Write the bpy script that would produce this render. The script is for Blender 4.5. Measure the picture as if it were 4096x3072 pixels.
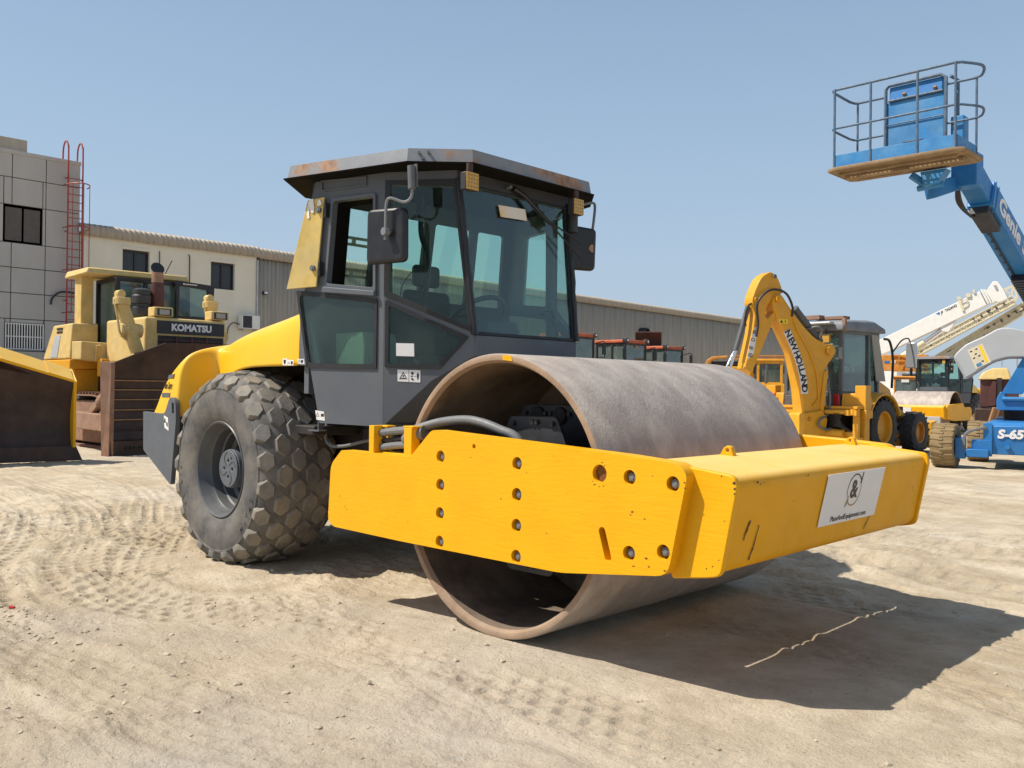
import bpy, bmesh, math, random
import numpy as np
from mathutils import Vector, Matrix
from mathutils.geometry import tessellate_polygon, delaunay_2d_cdt
from mathutils.bvhtree import BVHTree
random.seed(7); np.random.seed(7)
for o in list(bpy.data.objects): bpy.data.objects.remove(o)
SC = bpy.context.scene
COL = SC.collection
rad = math.radians
PI = math.pi

# ---------------------------------------------------------------- camera
cam_d = bpy.data.cameras.new('camera'); cam = bpy.data.objects.new('camera', cam_d); COL.objects.link(cam)
YAW, PITCH, ROLL = 2.3434, 0.0056, 0.0112
fw = Vector((math.cos(YAW)*math.cos(PITCH), math.sin(YAW)*math.cos(PITCH), math.sin(PITCH)))
rt = fw.cross(Vector((0,0,1))).normalized(); up = rt.cross(fw)
r2 = rt*math.cos(ROLL)+up*math.sin(ROLL); u2 = up*math.cos(ROLL)-rt*math.sin(ROLL)
mw = Matrix((r2, u2, -fw)).transposed().to_4x4(); mw.translation = Vector((3.4377,-4.4592,1.3505))
cam.matrix_world = mw
cam_d.sensor_width = 36; cam_d.lens = 3552/4096*36; cam_d.clip_start = .05; cam_d.clip_end = 3000
SC.camera = cam
# ---------------------------------------------------------------- sky, sun, exposure
HAZE=(4.0,6.7,10.2); HORIZON=(5.2,5.95,6.5)
SUN = Vector((-.45,-.57,1)).normalized()       # direction towards the sun
elev = math.asin(SUN.z); azim = math.atan2(SUN.x, SUN.y)
w = bpy.data.worlds.new('World'); SC.world = w; w.use_nodes = True
nt = w.node_tree; bg = nt.nodes['Background']
sky = nt.nodes.new('ShaderNodeTexSky'); sky.sky_type = 'NISHITA'; sky.sun_disc = False
sky.sun_elevation = elev; sky.sun_rotation = azim
sky.altitude = 0; sky.air_density = 1.0; sky.dust_density = 1.6; sky.ozone_density = 1.6
# pale haze band that thins out with elevation, the same all the way round
_n=nt.nodes; _l=nt.links
_tc=_n.new('ShaderNodeTexCoord'); _sx=_n.new('ShaderNodeSeparateXYZ'); _l.new(_tc.outputs['Generated'],_sx.inputs[0])
_ab=_n.new('ShaderNodeMath'); _ab.operation='ABSOLUTE'; _l.new(_sx.outputs['Z'],_ab.inputs[0])
_m1=_n.new('ShaderNodeMath'); _m1.operation='MULTIPLY'; _m1.inputs[1].default_value=-2.0; _l.new(_ab.outputs[0],_m1.inputs[0])
_ex=_n.new('ShaderNodeMath'); _ex.operation='EXPONENT'; _l.new(_m1.outputs[0],_ex.inputs[0])
_m2=_n.new('ShaderNodeMath'); _m2.operation='MULTIPLY'; _m2.inputs[1].default_value=.88; _l.new(_ex.outputs[0],_m2.inputs[0])
_mx=_n.new('ShaderNodeMix'); _mx.data_type='RGBA'; _l.new(_m2.outputs[0],_mx.inputs[0]); _l.new(sky.outputs[0],_mx.inputs[6]); _mx.inputs[7].default_value=(HAZE[0],HAZE[1],HAZE[2],1)
_m3=_n.new('ShaderNodeMath'); _m3.operation='MULTIPLY'; _m3.inputs[1].default_value=-3.6; _l.new(_ab.outputs[0],_m3.inputs[0])
_e3=_n.new('ShaderNodeMath'); _e3.operation='EXPONENT'; _l.new(_m3.outputs[0],_e3.inputs[0])
_m4=_n.new('ShaderNodeMath'); _m4.operation='MULTIPLY'; _m4.inputs[1].default_value=.9; _l.new(_e3.outputs[0],_m4.inputs[0])
_my=_n.new('ShaderNodeMix'); _my.data_type='RGBA'; _l.new(_m4.outputs[0],_my.inputs[0]); _l.new(_mx.outputs[2],_my.inputs[6]); _my.inputs[7].default_value=(*HORIZON,1)
_l.new(_my.outputs[2], bg.inputs[0]); bg.inputs[1].default_value = .085
sd = bpy.data.lights.new('sun','SUN'); so = bpy.data.objects.new('sun', sd); COL.objects.link(so)
sd.energy = 5.0; sd.angle = rad(.53); sd.color = (1,.93,.83)
so.rotation_euler = (-SUN).to_track_quat('-Z','Y').to_euler()
so.location = (0,0,40)
SC.view_settings.view_transform = 'Standard'; SC.view_settings.look = 'None'
SC.view_settings.exposure = 0.20; SC.view_settings.gamma = 1
SC.view_settings.use_curve_mapping = False
SC.cycles.max_bounces = 8; SC.cycles.transparent_max_bounces = 16

# ---------------------------------------------------------------- materials
def mat(name, col, rough=.5, metal=0, var=.12, scale=5, bump=0, bscale=60, dust=0, dcol=(.42,.34,.25), dscale=3,
        rust=0, rcol=(.16,.055,.02), rscale=4, spec=.5, coat=0, stretch=None, spots=0, scol=(.03,.025,.02), seed=0, up=0, bstretch=None):
    m = bpy.data.materials.new(name); m.use_nodes = True
    n = m.node_tree.nodes; l = m.node_tree.links; b = n['Principled BSDF']
    tc = n.new('ShaderNodeTexCoord'); vec = tc.outputs['Object']
    mp = n.new('ShaderNodeMapping'); mp.inputs['Location'].default_value = (seed*3.1, seed*1.7, seed*2.3)
    if stretch: mp.inputs['Scale'].default_value = stretch
    l.new(vec, mp.inputs[0]); vec = mp.outputs[0]
    def noise(sc, det=5, rg=.6):
        t = n.new('ShaderNodeTexNoise'); t.inputs['Scale'].default_value = sc
        t.inputs['Detail'].default_value = det; t.inputs['Roughness'].default_value = rg
        l.new(vec, t.inputs['Vector']); return t.outputs['Fac']
    def ramp(f, a, c, lo=0, hi=1):
        r = n.new('ShaderNodeMapRange'); r.inputs[1].default_value = a; r.inputs[2].default_value = c
        r.inputs[3].default_value = lo; r.inputs[4].default_value = hi
        l.new(f, r.inputs[0]); return r.outputs[0]
    def mix(f, c1, c2):
        x = n.new('ShaderNodeMix'); x.data_type = 'RGBA'
        if isinstance(f, float): x.inputs[0].default_value = f
        else: l.new(f, x.inputs[0])
        for i, c in ((6,c1),(7,c2)):
            if isinstance(c, tuple): x.inputs[i].default_value = (*c,1)
            else: l.new(c, x.inputs[i])
        return x.outputs[2]
    c1 = tuple(max(0,c*(1-var)) for c in col); c2 = tuple(min(1,c*(1+var)) for c in col)
    c = mix(ramp(noise(scale), .3, .7), c1, c2)
    if dust: c = mix(ramp(noise(dscale,8,.65), .40, .72, 0, dust), c, dcol)
    rg = rough
    if rust:
        f = ramp(noise(rscale,8,.7), 1-.55*rust-.06, 1-.55*rust+.06)
        rc = mix(ramp(noise(rscale*6), .35,.65), rcol, tuple(x*1.9 for x in rcol)); c = mix(f, c, rc)
    if up:                                                        # dust settled on faces that look up
        gm = n.new('ShaderNodeNewGeometry'); sx = n.new('ShaderNodeSeparateXYZ'); l.new(gm.outputs['Normal'], sx.inputs[0])
        mm = n.new('ShaderNodeMath'); mm.operation='MULTIPLY'; l.new(ramp(sx.outputs['Z'],.45,.95,0,up), mm.inputs[0]); l.new(ramp(noise(3.3,6,.6),.25,.6,.55,1), mm.inputs[1])
        c = mix(mm.outputs[0], c, dcol)
    if spots: c = mix(ramp(noise(22,3,.5), .80-spots*.1, .83-spots*.1), c, scol)
    l.new(c, b.inputs['Base Color'])
    if var or dust:
        l.new(ramp(noise(scale*2.3), .3, .7, max(.02,rg-.08), min(1,rg+.12)), b.inputs['Roughness'])
    else: b.inputs['Roughness'].default_value = rg
    b.inputs['Metallic'].default_value = metal
    b.inputs['Specular IOR Level'].default_value = spec
    if coat: b.inputs['Coat Weight'].default_value = coat; b.inputs['Coat Roughness'].default_value = .15
    if bump:
        bp = n.new('ShaderNodeBump'); bp.inputs['Strength'].default_value = bump; bp.inputs['Distance'].default_value = .01
        if bstretch:
            m2 = n.new('ShaderNodeMapping'); m2.inputs['Scale'].default_value = bstretch; l.new(tc.outputs['Object'], m2.inputs[0]); vec = m2.outputs[0]
        l.new(noise(bscale,6,.65), bp.inputs['Height']); l.new(bp.outputs[0], b.inputs['Normal'])
    return m

def glass(name, tint, refl=.10, haze=.0, hcol=(.35,.36,.34)):
    m = bpy.data.materials.new(name); m.use_nodes = True
    n = m.node_tree.nodes; l = m.node_tree.links; n.remove(n['Principled BSDF'])
    out = n['Material Output']
    t = n.new('ShaderNodeBsdfTransparent'); t.inputs[0].default_value = (*tint,1)
    g = n.new('ShaderNodeBsdfGlossy'); g.inputs['Roughness'].default_value = .03
    d = n.new('ShaderNodeBsdfDiffuse'); d.inputs[0].default_value = (*hcol,1)
    lw = n.new('ShaderNodeLayerWeight'); lw.inputs[0].default_value = .18
    ma = n.new('ShaderNodeMath'); ma.operation = 'MULTIPLY_ADD'; ma.inputs[1].default_value = .38; ma.inputs[2].default_value = refl*.5
    l.new(lw.outputs['Facing'], ma.inputs[0])
    tc = n.new('ShaderNodeTexCoord'); no = n.new('ShaderNodeTexNoise'); no.inputs['Scale'].default_value = 2.5; no.inputs['Detail'].default_value = 8
    l.new(tc.outputs['Object'], no.inputs['Vector'])
    mr = n.new('ShaderNodeMapRange'); mr.inputs[1].default_value = .3; mr.inputs[2].default_value = .75; mr.inputs[3].default_value = haze*.5; mr.inputs[4].default_value = haze*1.5
    l.new(no.outputs['Fac'], mr.inputs[0])
    m0 = n.new('ShaderNodeMixShader'); l.new(mr.outputs[0], m0.inputs[0]); l.new(t.outputs[0], m0.inputs[1]); l.new(d.outputs[0], m0.inputs[2])
    mx = n.new('ShaderNodeMixShader'); l.new(ma.outputs[0], mx.inputs[0]); l.new(m0.outputs[0], mx.inputs[1]); l.new(g.outputs[0], mx.inputs[2])
    l.new(mx.outputs[0], out.inputs[0]); return m

YEL = (.79,.385,.002)
MT = dict(
 yellow = mat('yellow_paint', YEL, .45, var=.05, scale=4, bump=.22, bscale=9, bstretch=(1.2,1,7), dust=.08, dcol=(.66,.38,.03), spec=.3, spots=.5, scol=(.22,.11,.02)),
 yellow_dusty = mat('yellow_paint_dusty', (.78,.37,.002), .5, var=.05, scale=4, dust=.03, dcol=(.76,.57,.20), dscale=2.2, bump=.10, bscale=14, up=.8, spec=.25),
 hood = mat('hood_paint', (.84,.46,.006), .38, var=.04, scale=2, dust=.08, dcol=(.72,.55,.2), coat=.05, up=.30),
 oldyellow = mat('old_yellow_paint', (.60,.42,.14), .6, var=.15, scale=5, dust=.6, dcol=(.62,.50,.28), rust=.16, rscale=9, bump=.1),
 palepanel = mat('peeling_yellow_panel', (.62,.44,.12), .5, var=.2, scale=5, dust=.5, dcol=(.55,.48,.28), dscale=6, rust=.12, rcol=(.34,.22,.05), rscale=9),
 ochre = mat('ochre_paint', (.70,.33,.012), .45, var=.08, scale=5, dust=.2, dcol=(.6,.4,.12), rust=.05, rscale=14, bump=.06),
 orange = mat('orange_paint', (.62,.24,.02), .55, var=.15, scale=3, dust=.45, dcol=(.55,.36,.15)),
 redorange = mat('red_orange_paint', (.50,.095,.03), .55, var=.15, dust=.45, dcol=(.45,.22,.12)),
 grey = mat('grey_paint', (.098,.110,.128), .48, var=.08, scale=4, dust=.13, dcol=(.24,.22,.19), dscale=2.2, bump=.06, spec=.35),
 roofgrey = mat('weathered_roof_grey', (.20,.215,.235), .5, var=.12, scale=6, dust=.3, dcol=(.27,.25,.22), rust=.80, rcol=(.20,.105,.05), rscale=3.0, bump=.12),
 roofgrey2 = mat('faded_grey_roof', (.15,.16,.175), .55, var=.1, scale=3, dust=.4, dcol=(.26,.25,.23)),
 dark = mat('dark_grey_paint', (.022,.024,.028), .5, var=.2, dust=.14, dcol=(.16,.13,.1)),
 matblack = mat('matt_black', (.012,.011,.010), .95, var=.1, spec=.05),
 black = mat('black_plastic', (.012,.012,.014), .38, var=.1),
 blackrub = mat('black_seal', (.012,.013,.015), .55, var=.2, dust=.1, dcol=(.1,.1,.1)),
 under = mat('greasy_chassis', (.018,.016,.015), .7, var=.3, dust=.3, dcol=(.08,.06,.045)),
 rubber = mat('dusty_rubber', (.085,.083,.080), .7, var=.3, scale=7, dust=.75, dcol=(.21,.185,.15), dscale=3.5, bump=.25, bscale=45),
 tread = mat('tread_rubber', (.135,.128,.118), .7, var=.3, scale=9, dust=.8, dcol=(.33,.28,.20), dscale=3.2, bump=.3, bscale=60),
 mudtyre = mat('mud_caked_rubber', (.235,.165,.08), .9, var=.2, scale=5, dust=.3, dcol=(.27,.20,.11), bump=.4, bscale=30),
 blacktyre = mat('black_tyre', (.028,.028,.028), .7, var=.25, dust=.3, dcol=(.13,.11,.09)),
 steel = mat('bolt_steel', (.14,.148,.158), .5, var=.2, scale=30),
 chrome = mat('chrome_rod', (.75,.76,.78), .12, metal=1, var=.03),
 hose = mat('grey_hose', (.135,.145,.155), .55, var=.12, dust=.35, dcol=(.25,.23,.2), bump=.1),
 blackhose = mat('black_hose', (.02,.02,.022), .5, var=.2),
 cyl = mat('grey_cylinder', (.085,.092,.10), .4, var=.15, dust=.3, dcol=(.2,.18,.15)),
 rustrim = mat('rusty_rim_steel', (.30,.20,.13), .75, var=.2, scale=7, dust=.6, dcol=(.42,.33,.24), rust=.42, rcol=(.23,.095,.03), rscale=5, bump=.3, bscale=50),
 innerdrum = mat('inner_drum_steel', (.15,.11,.08), .8, var=.3, scale=3, dust=.6, dcol=(.32,.25,.18), rust=.25, rcol=(.08,.045,.02), bump=.2),
 rustbrown = mat('rusty_blade_steel', (.036,.016,.010), .6, var=.4, scale=2.5, dust=.35, dcol=(.095,.048,.028), dscale=1.2, bump=.3, bscale=25),
 rustplug = mat('bare_rusty_plug', (.16,.060,.010), .7, var=.5, scale=22),
 litrib = mat('sunlit_rib_edge', (.30,.165,.07), .7, var=.3, scale=6, dust=.4, dcol=(.2,.1,.05)),  # lighter ochre paints in the sunlight along the rib tops
 rustpink = mat('dusty_rust', (.26,.14,.09), .8, var=.25, scale=5, dust=.5, dcol=(.36,.25,.17), bump=.3, bscale=25),
 maroon = mat('maroon_paint', (.075,.022,.02), .6, var=.2, dust=.3, dcol=(.14,.07,.05)),
 blue = mat('blue_paint', (.010,.155,.43), .45, var=.08, scale=4, dust=.22, dcol=(.13,.27,.42), bump=.05),
 bluefaded = mat('faded_blue_paint', (.02,.185,.44), .5, var=.15, scale=5, dust=.5, dcol=(.16,.32,.48), rust=.12, rcol=(.14,.075,.035), rscale=7, bump=.1),
 railblue = mat('worn_blue_rail', (.05,.13,.23), .6, var=.3, scale=12, dust=.6, dcol=(.22,.17,.13), dscale=9, rust=.35, rcol=(.11,.07,.05), rscale=11),
 rustdirt = mat('dirt_caked_steel', (.24,.16,.085), .85, var=.3, scale=7, dust=.5, dcol=(.33,.24,.14), bump=.4, bscale=30),
 greycover = mat('light_grey_cover', (.40,.425,.45), .45, var=.05, scale=2, dust=.2, dcol=(.45,.43,.4)),
 cream = mat('cream_paint', (.68,.61,.44), .55, var=.08, dust=.25, dcol=(.5,.42,.28)),
 white = mat('white_paint', (.78,.77,.73), .5, var=.05, dust=.15, dcol=(.6,.55,.46)),
 sticker = mat('white_sticker', (.74,.73,.72), .45, var=.03),
 ink = mat('black_ink', (.015,.014,.014), .5, var=0),
 gold = mat('gold_ink', (.30,.20,.08), .5, var=0),
 warn = mat('yellow_sticker', (.85,.58,.02), .5, var=.02),
 peel = mat('peeling_orange_sticker', (.78,.72,.62), .5, var=.05, dust=1, dcol=(.74,.38,.01), dscale=5, seed=3),
 amber = mat('amber_lens', (.50,.29,.05), .4, var=.15, scale=40),
 red = mat('red_paint', (.34,.025,.02), .5, var=.15, dust=.2),
 redlens = mat('red_lens', (.45,.02,.02), .3, var=.05),
 seat = mat('black_seat_fabric', (.03,.032,.035), .8, var=.2),
 console = mat('pale_console', (.42,.47,.42), .6, var=.1, dust=.3),
 mirrorglass = mat('mirror_glass', (.55,.56,.57), .15, metal=.6, var=.05),
 stucco = mat('cream_render', (.74,.69,.56), .9, var=.04, scale=1.2, dust=.15, dcol=(.62,.56,.45), bump=.15),
 clad = mat('grey_cladding', (.44,.42,.395), .75, var=.07, scale=1.0, dust=.3, dcol=(.36,.34,.31), dscale=1.5, stretch=(1,1,.35)),
 joint = mat('cladding_joint', (.11,.10,.092), .9, var=.1),
 sheet = mat('fibre_cement_sheet', (.43,.375,.30), .9, var=.14, scale=1.6, dust=.5, dcol=(.29,.25,.20), dscale=2.5, stretch=(2.2,2.2,.14)),
 frame = mat('dark_window_frame', (.015,.016,.02), .4, var=.1),
 winglass = mat('dark_window_glass', (.030,.031,.033), .12, var=.1),
 concrete = mat('concrete', (.42,.39,.33), .9, var=.1, dust=.3),
 alu = mat('aluminium', (.45,.46,.47), .4, metal=.5, var=.1),
 timber = mat('weathered_timber', (.36,.19,.09), .8, var=.2, stretch=(8,8,1)),
)
GL = glass('cab_glass', (.82,.94,.89), .05, .012, (.30,.42,.42))
GLd = glass('dusty_side_glass', (.62,.76,.70), .05, .045, (.36,.46,.42))
GLo = glass('old_cab_glass', (.50,.64,.61), .12, .20, (.42,.48,.46))  # strong pale diffuse veil paints in the sky's brightness on the panes
MT['drumsteel']=mat('drum_steel',(.33,.275,.235),.5,var=.12,scale=3.0,stretch=(1,1.6,1),dust=.7,dcol=(.58,.515,.44),dscale=4.0,bump=.6,bscale=48,spots=.22,scol=(.14,.115,.10),rust=.05,rcol=(.22,.175,.155),rscale=9)
def ground_mat():
    m = bpy.data.materials.new('sandy_ground'); m.use_nodes=True
    n=m.node_tree.nodes; l=m.node_tree.links; b=n['Principled BSDF']; b.inputs['Roughness'].default_value=.92; b.inputs['Specular IOR Level'].default_value=.2
    tc=n.new('ShaderNodeTexCoord')
    def noise(sc,det=8,rg=.6,st=None):
        t=n.new('ShaderNodeTexNoise'); t.inputs['Scale'].default_value=sc; t.inputs['Detail'].default_value=det; t.inputs['Roughness'].default_value=rg
        if st:
            mp=n.new('ShaderNodeMapping'); mp.inputs['Scale'].default_value=st; l.new(tc.outputs['Object'],mp.inputs[0]); l.new(mp.outputs[0],t.inputs['Vector'])
        else: l.new(tc.outputs['Object'],t.inputs['Vector'])
        return t.outputs['Fac']
    def rng(f,a,c,lo=0,hi=1):
        r=n.new('ShaderNodeMapRange'); r.inputs[1].default_value=a; r.inputs[2].default_value=c; r.inputs[3].default_value=lo; r.inputs[4].default_value=hi; l.new(f,r.inputs[0]); return r.outputs[0]
    def mix(f,c1,c2):
        x=n.new('ShaderNodeMix'); x.data_type='RGBA'; l.new(f,x.inputs[0])
        for i,c in ((6,c1),(7,c2)):
            if isinstance(c,tuple): x.inputs[i].default_value=(*c,1)
            else: l.new(c,x.inputs[i])
        return x.outputs[2]
    c=mix(rng(noise(.55,8,.62,(.55,1.2,1)),.36,.64),(.50,.405,.28),(.67,.575,.43))
    c=mix(rng(noise(2.6,10,.7),.40,.66,0,.8),c,(.37,.285,.18))
    c=mix(rng(noise(1.1,6,.6,(.4,1.6,1)),.55,.70,0,.75),c,(.68,.60,.47))
    c=mix(rng(noise(.16,5,.6),.52,.66,0,.55),c,(.46,.44,.40))
    c=mix(rng(noise(38,5,.7),.60,.68,0,.7),c,(.24,.18,.11)); c=mix(rng(noise(150,3,.7),.50,.72,0,.45),c,(.30,.23,.145)); c=mix(rng(noise(95,3,.7,(1,1.3,1)),.56,.74,0,.5),c,(.66,.575,.43))
    at=n.new('ShaderNodeAttribute'); at.attribute_name='disturb'
    c=mix(at.outputs['Fac'],c,(.33,.265,.185))
    l.new(c,b.inputs['Base Color'])
    def stepped(f,k,st):
        r=n.new('ShaderNodeMapRange'); r.interpolation_type='STEPPED'; r.inputs['Steps'].default_value=k
        r.inputs[1].default_value=.25; r.inputs[2].default_value=.75; l.new(f,r.inputs[0]); return r.outputs[0]
    prev=None
    for (sc,st,k,dist,seed) in ((1.7,(.55,1.5,1),10,.030,0),(6.0,(.7,1.5,1),7,.014,1)):
        sm=stepped(noise(sc,7,.6,st),k,st); ms=rng(noise(.9+seed*.7,4,.6),.42,.62)
        mu=n.new('ShaderNodeMath'); mu.operation='MULTIPLY'; l.new(sm,mu.inputs[0]); l.new(ms,mu.inputs[1])
        bb=n.new('ShaderNodeBump'); bb.inputs['Strength'].default_value=.55; bb.inputs['Distance'].default_value=dist; l.new(mu.outputs[0],bb.inputs['Height'])
        if prev: l.new(prev.outputs[0],bb.inputs['Normal'])
        prev=bb
    b1=n.new('ShaderNodeBump'); l.new(prev.outputs[0],b1.inputs['Normal']); b1.inputs['Strength'].default_value=1; b1.inputs['Distance'].default_value=.022; l.new(noise(14,9,.68),b1.inputs['Height'])
    b2=n.new('ShaderNodeBump'); b2.inputs['Strength'].default_value=1; b2.inputs['Distance'].default_value=.009; l.new(noise(70,6,.7),b2.inputs['Height'])
    l.new(b1.outputs[0],b2.inputs['Normal']); l.new(b2.outputs[0],b.inputs['Normal'])
    return m
MT['ground']=ground_mat()

# ---------------------------------------------------------------- helpers
class MB:
    """collects shapes of one part"""
    def __init__(s): s.v=[]; s.f=[]
    def add(s, vs, fs):
        k=len(s.v); s.v+= [tuple(map(float,p)) for p in vs]; s.f += [tuple(i+k for i in f) for f in fs]; return s
    def box(s, a, b, R=None, O=(0,0,0)):
        (x0,y0,z0),(x1,y1,z1)=a,b
        p=[(x0,y0,z0),(x1,y0,z0),(x1,y1,z0),(x0,y1,z0),(x0,y0,z1),(x1,y0,z1),(x1,y1,z1),(x0,y1,z1)]
        if R is not None: p=[tuple(R@Vector(q)+Vector(O)) for q in p]
        return s.add(p,[(0,3,2,1),(4,5,6,7),(0,1,5,4),(1,2,6,5),(2,3,7,6),(3,0,4,7)])
    def hexa(s, p): return s.add(p,[(0,3,2,1),(4,5,6,7),(0,1,5,4),(1,2,6,5),(2,3,7,6),(3,0,4,7)])
    def bar(s, p, q, w, h, upv=(0,0,1)):
        p,q=Vector(p),Vector(q); d=(q-p).normalized(); u=Vector(upv); a=d.cross(u)
        if a.length<1e-3: a=d.cross(Vector((1,0,0)))
        a.normalize(); u=a.cross(d); a=a*w/2; u=u*h/2
        return s.hexa([p-a-u,p+a-u,q+a-u,q-a-u,p-a+u,p+a+u,q+a+u,q-a+u])
    def tube(s, pts, r, n=8, closed=False, cap=True):
        pts=[Vector(p) for p in pts]; m=len(pts); rs=r if isinstance(r,(list,tuple)) else [r]*m
        k=len(s.v); prev=None
        for i,p in enumerate(pts):
            if closed: d=pts[(i+1)%m]-pts[i-1]
            else: d=pts[min(i+1,m-1)]-pts[max(i-1,0)]
            d.normalize()
            if prev is None:
                a=d.cross(Vector((0,0,1)))
                if a.length<.1: a=d.cross(Vector((1,0,0)))
            else: a=prev-d*prev.dot(d)
            a.normalize(); prev=a; b=d.cross(a)
            for j in range(n):
                t=2*PI*j/n; q=p+(a*math.cos(t)+b*math.sin(t))*rs[i]; s.v.append(tuple(q))
        for i in range(m if closed else m-1):
            for j in range(n):
                i2=(i+1)%m
                s.f.append((k+i*n+j,k+i*n+(j+1)%n,k+i2*n+(j+1)%n,k+i2*n+j))
        if cap and not closed:
            s.f.append(tuple(k+j for j in range(n))[::-1]); s.f.append(tuple(k+(m-1)*n+j for j in range(n)))
        return s
    def cyl(s, p, q, r, n=16, r2=None): return s.tube([p,q],[r,r if r2 is None else r2],n)
    def lathe(s, prof, O, ax, n=48, closed=False):
        """prof: list of (radius, distance along axis)"""
        O=Vector(O); ax=Vector(ax).normalized(); a=ax.cross(Vector((0,0,1)))
        if a.length<.1: a=ax.cross(Vector((1,0,0)))
        a.normalize(); b=ax.cross(a); k=len(s.v); m=len(prof)
        for r,t in prof:
            for j in range(n):
                th=2*PI*j/n; s.v.append(tuple(O+ax*t+(a*math.cos(th)+b*math.sin(th))*r))
        for i in range(m if closed else m-1):
            i2=(i+1)%m
            for j in range(n): s.f.append((k+i*n+j,k+i*n+(j+1)%n,k+i2*n+(j+1)%n,k+i2*n+j))
        return s
    def disc(s, O, ax, r, n=24):
        O=Vector(O); ax=Vector(ax).normalized(); a=ax.cross(Vector((0,0,1)))
        if a.length<.1: a=ax.cross(Vector((1,0,0)))
        a.normalize(); b=ax.cross(a)
        return s.add([O+(a*math.cos(2*PI*j/n)+b*math.sin(2*PI*j/n))*r for j in range(n)],[tuple(range(n))])
    def prism(s, poly, B, t0, t1, holes=()):
        """poly in 2D; B=(origin,U,V,N); extruded from t0 to t1 along N, with holes"""
        O,U,V,N=[Vector(x) for x in B]
        loops=[list(poly)]+[list(h) for h in holes]
        flat=[p for L in loops for p in L]; m=len(flat)
        P0=[O+U*p[0]+V*p[1]+N*t0 for p in flat]; P1=[O+U*p[0]+V*p[1]+N*t1 for p in flat]
        if holes:
            ed=[];k=0
            for L in loops: c=len(L); ed+=[(k+i,k+(i+1)%c) for i in range(c)]; k+=c
            r_=delaunay_2d_cdt([Vector((p[0],p[1])) for p in flat],ed,[],1,1e-7)
            def inside(p,L):
                c=False
                for i in range(len(L)):
                    a,b=L[i-1],L[i]
                    if (a[1]>p.y)!=(b[1]>p.y) and p.x<(b[0]-a[0])*(p.y-a[1])/(b[1]-a[1])+a[0]: c=not c
                return c
            if len(r_[0])==m:
                tri=[]
                for f in r_[2]:
                    g=sum((r_[0][i] for i in f),Vector((0,0)))/len(f)
                    if inside(g,loops[0]) and not any(inside(g,h) for h in loops[1:]): tri.append(tuple(f))
            else: tri=tessellate_polygon([[Vector((p[0],p[1],0)) for p in L] for L in loops])
        else: tri=[tuple(range(len(poly)))]
        fs=[tuple(t) for t in tri]+[tuple(i+m for i in reversed(t)) for t in tri]
        k=0
        for L in loops:
            c=len(L)
            for i in range(c): fs.append((k+i,k+(i+1)%c,k+(i+1)%c+m,k+i+m))
            k+=c
        return s.add(P0+P1,fs)
    def loft(s, rings, cap=True, closed=True):
        k=len(s.v); n=len(rings[0])
        for r in rings: s.v+=[tuple(map(float,p)) for p in r]
        for i in range(len(rings)-1):
            for j in range(n if closed else n-1): s.f.append((k+i*n+j,k+i*n+(j+1)%n,k+(i+1)*n+(j+1)%n,k+(i+1)*n+j))
        if cap: s.f.append(tuple(range(k,k+n))[::-1]); s.f.append(tuple(range(k+(len(rings)-1)*n,k+len(rings)*n)))
        return s
    def xf(s, M):
        s.v=[tuple(M@Vector(p)) for p in s.v]; return s
    def build(s, name, m, parent=None, smooth=35, bevel=0, seg=2, subd=0, fix=True):
        me=bpy.data.meshes.new(name); me.from_pydata(s.v,[],s.f)
        if fix:
            b=bmesh.new(); b.from_mesh(me); bmesh.ops.recalc_face_normals(b,faces=b.faces); b.to_mesh(me); b.free()
        if smooth:
            me.polygons.foreach_set('use_smooth',[True]*len(me.polygons)); me.set_sharp_from_angle(angle=rad(smooth))
        me.materials.append(MT[m] if isinstance(m,str) else m)
        o=bpy.data.objects.new(name,me); COL.objects.link(o)
        if parent is not None: o.parent=parent
        if bevel:
            d=o.modifiers.new('bevel','BEVEL'); d.width=bevel; d.segments=seg; d.limit_method='ANGLE'; d.angle_limit=rad(32)
        if subd:
            d=o.modifiers.new('subd','SUBSURF'); d.levels=subd; d.render_levels=subd
        return o

def thing(name, label, cat, loc=(0,0,0), rz=0, group=None):
    o=bpy.data.objects.new(name,None); COL.objects.link(o); o.location=loc; o.rotation_euler=(0,0,rz); o.empty_display_size=.2
    return tag(o,label,cat,group)
def tag(o, label, cat, group=None, kind=None):
    if label: o['label']=label
    if cat: o['category']=cat
    if group: o['group']=group
    if kind: o['kind']=kind
    return o
def kids(o): return [c for c in bpy.data.objects if c.parent==o]
def dup(o, parent=None, skip=()):
    c=o.copy(); COL.objects.link(c); c.parent=parent
    if parent is not None: c.matrix_parent_inverse=o.matrix_parent_inverse
    for ch in kids(o):
        if ch.name.split('.')[0] in skip: continue
        dup(ch,c,skip)
    return c
def rpoly(pts, r, n=4):
    """round the corners of a 2D polygon; r scalar or per-corner list"""
    out=[]; m=len(pts)
    for i in range(m):
        p=Vector(pts[i]).to_2d(); a=Vector(pts[i-1]).to_2d(); b=Vector(pts[(i+1)%m]).to_2d()
        q=r[i] if isinstance(r,(list,tuple)) else r
        if q<=0: out.append(tuple(p)); continue
        da=(a-p); db=(b-p); q=min(q,da.length*.48,db.length*.48); s=p+da.normalized()*q; e=p+db.normalized()*q
        for k in range(n+1):
            t=k/n; out.append(tuple(s*(1-t)**2+p*2*t*(1-t)+e*t*t))
    return out
def circ(c, r, n=16): return [(c[0]+r*math.cos(2*PI*i/n), c[1]+r*math.sin(2*PI*i/n)) for i in range(n)]
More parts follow.
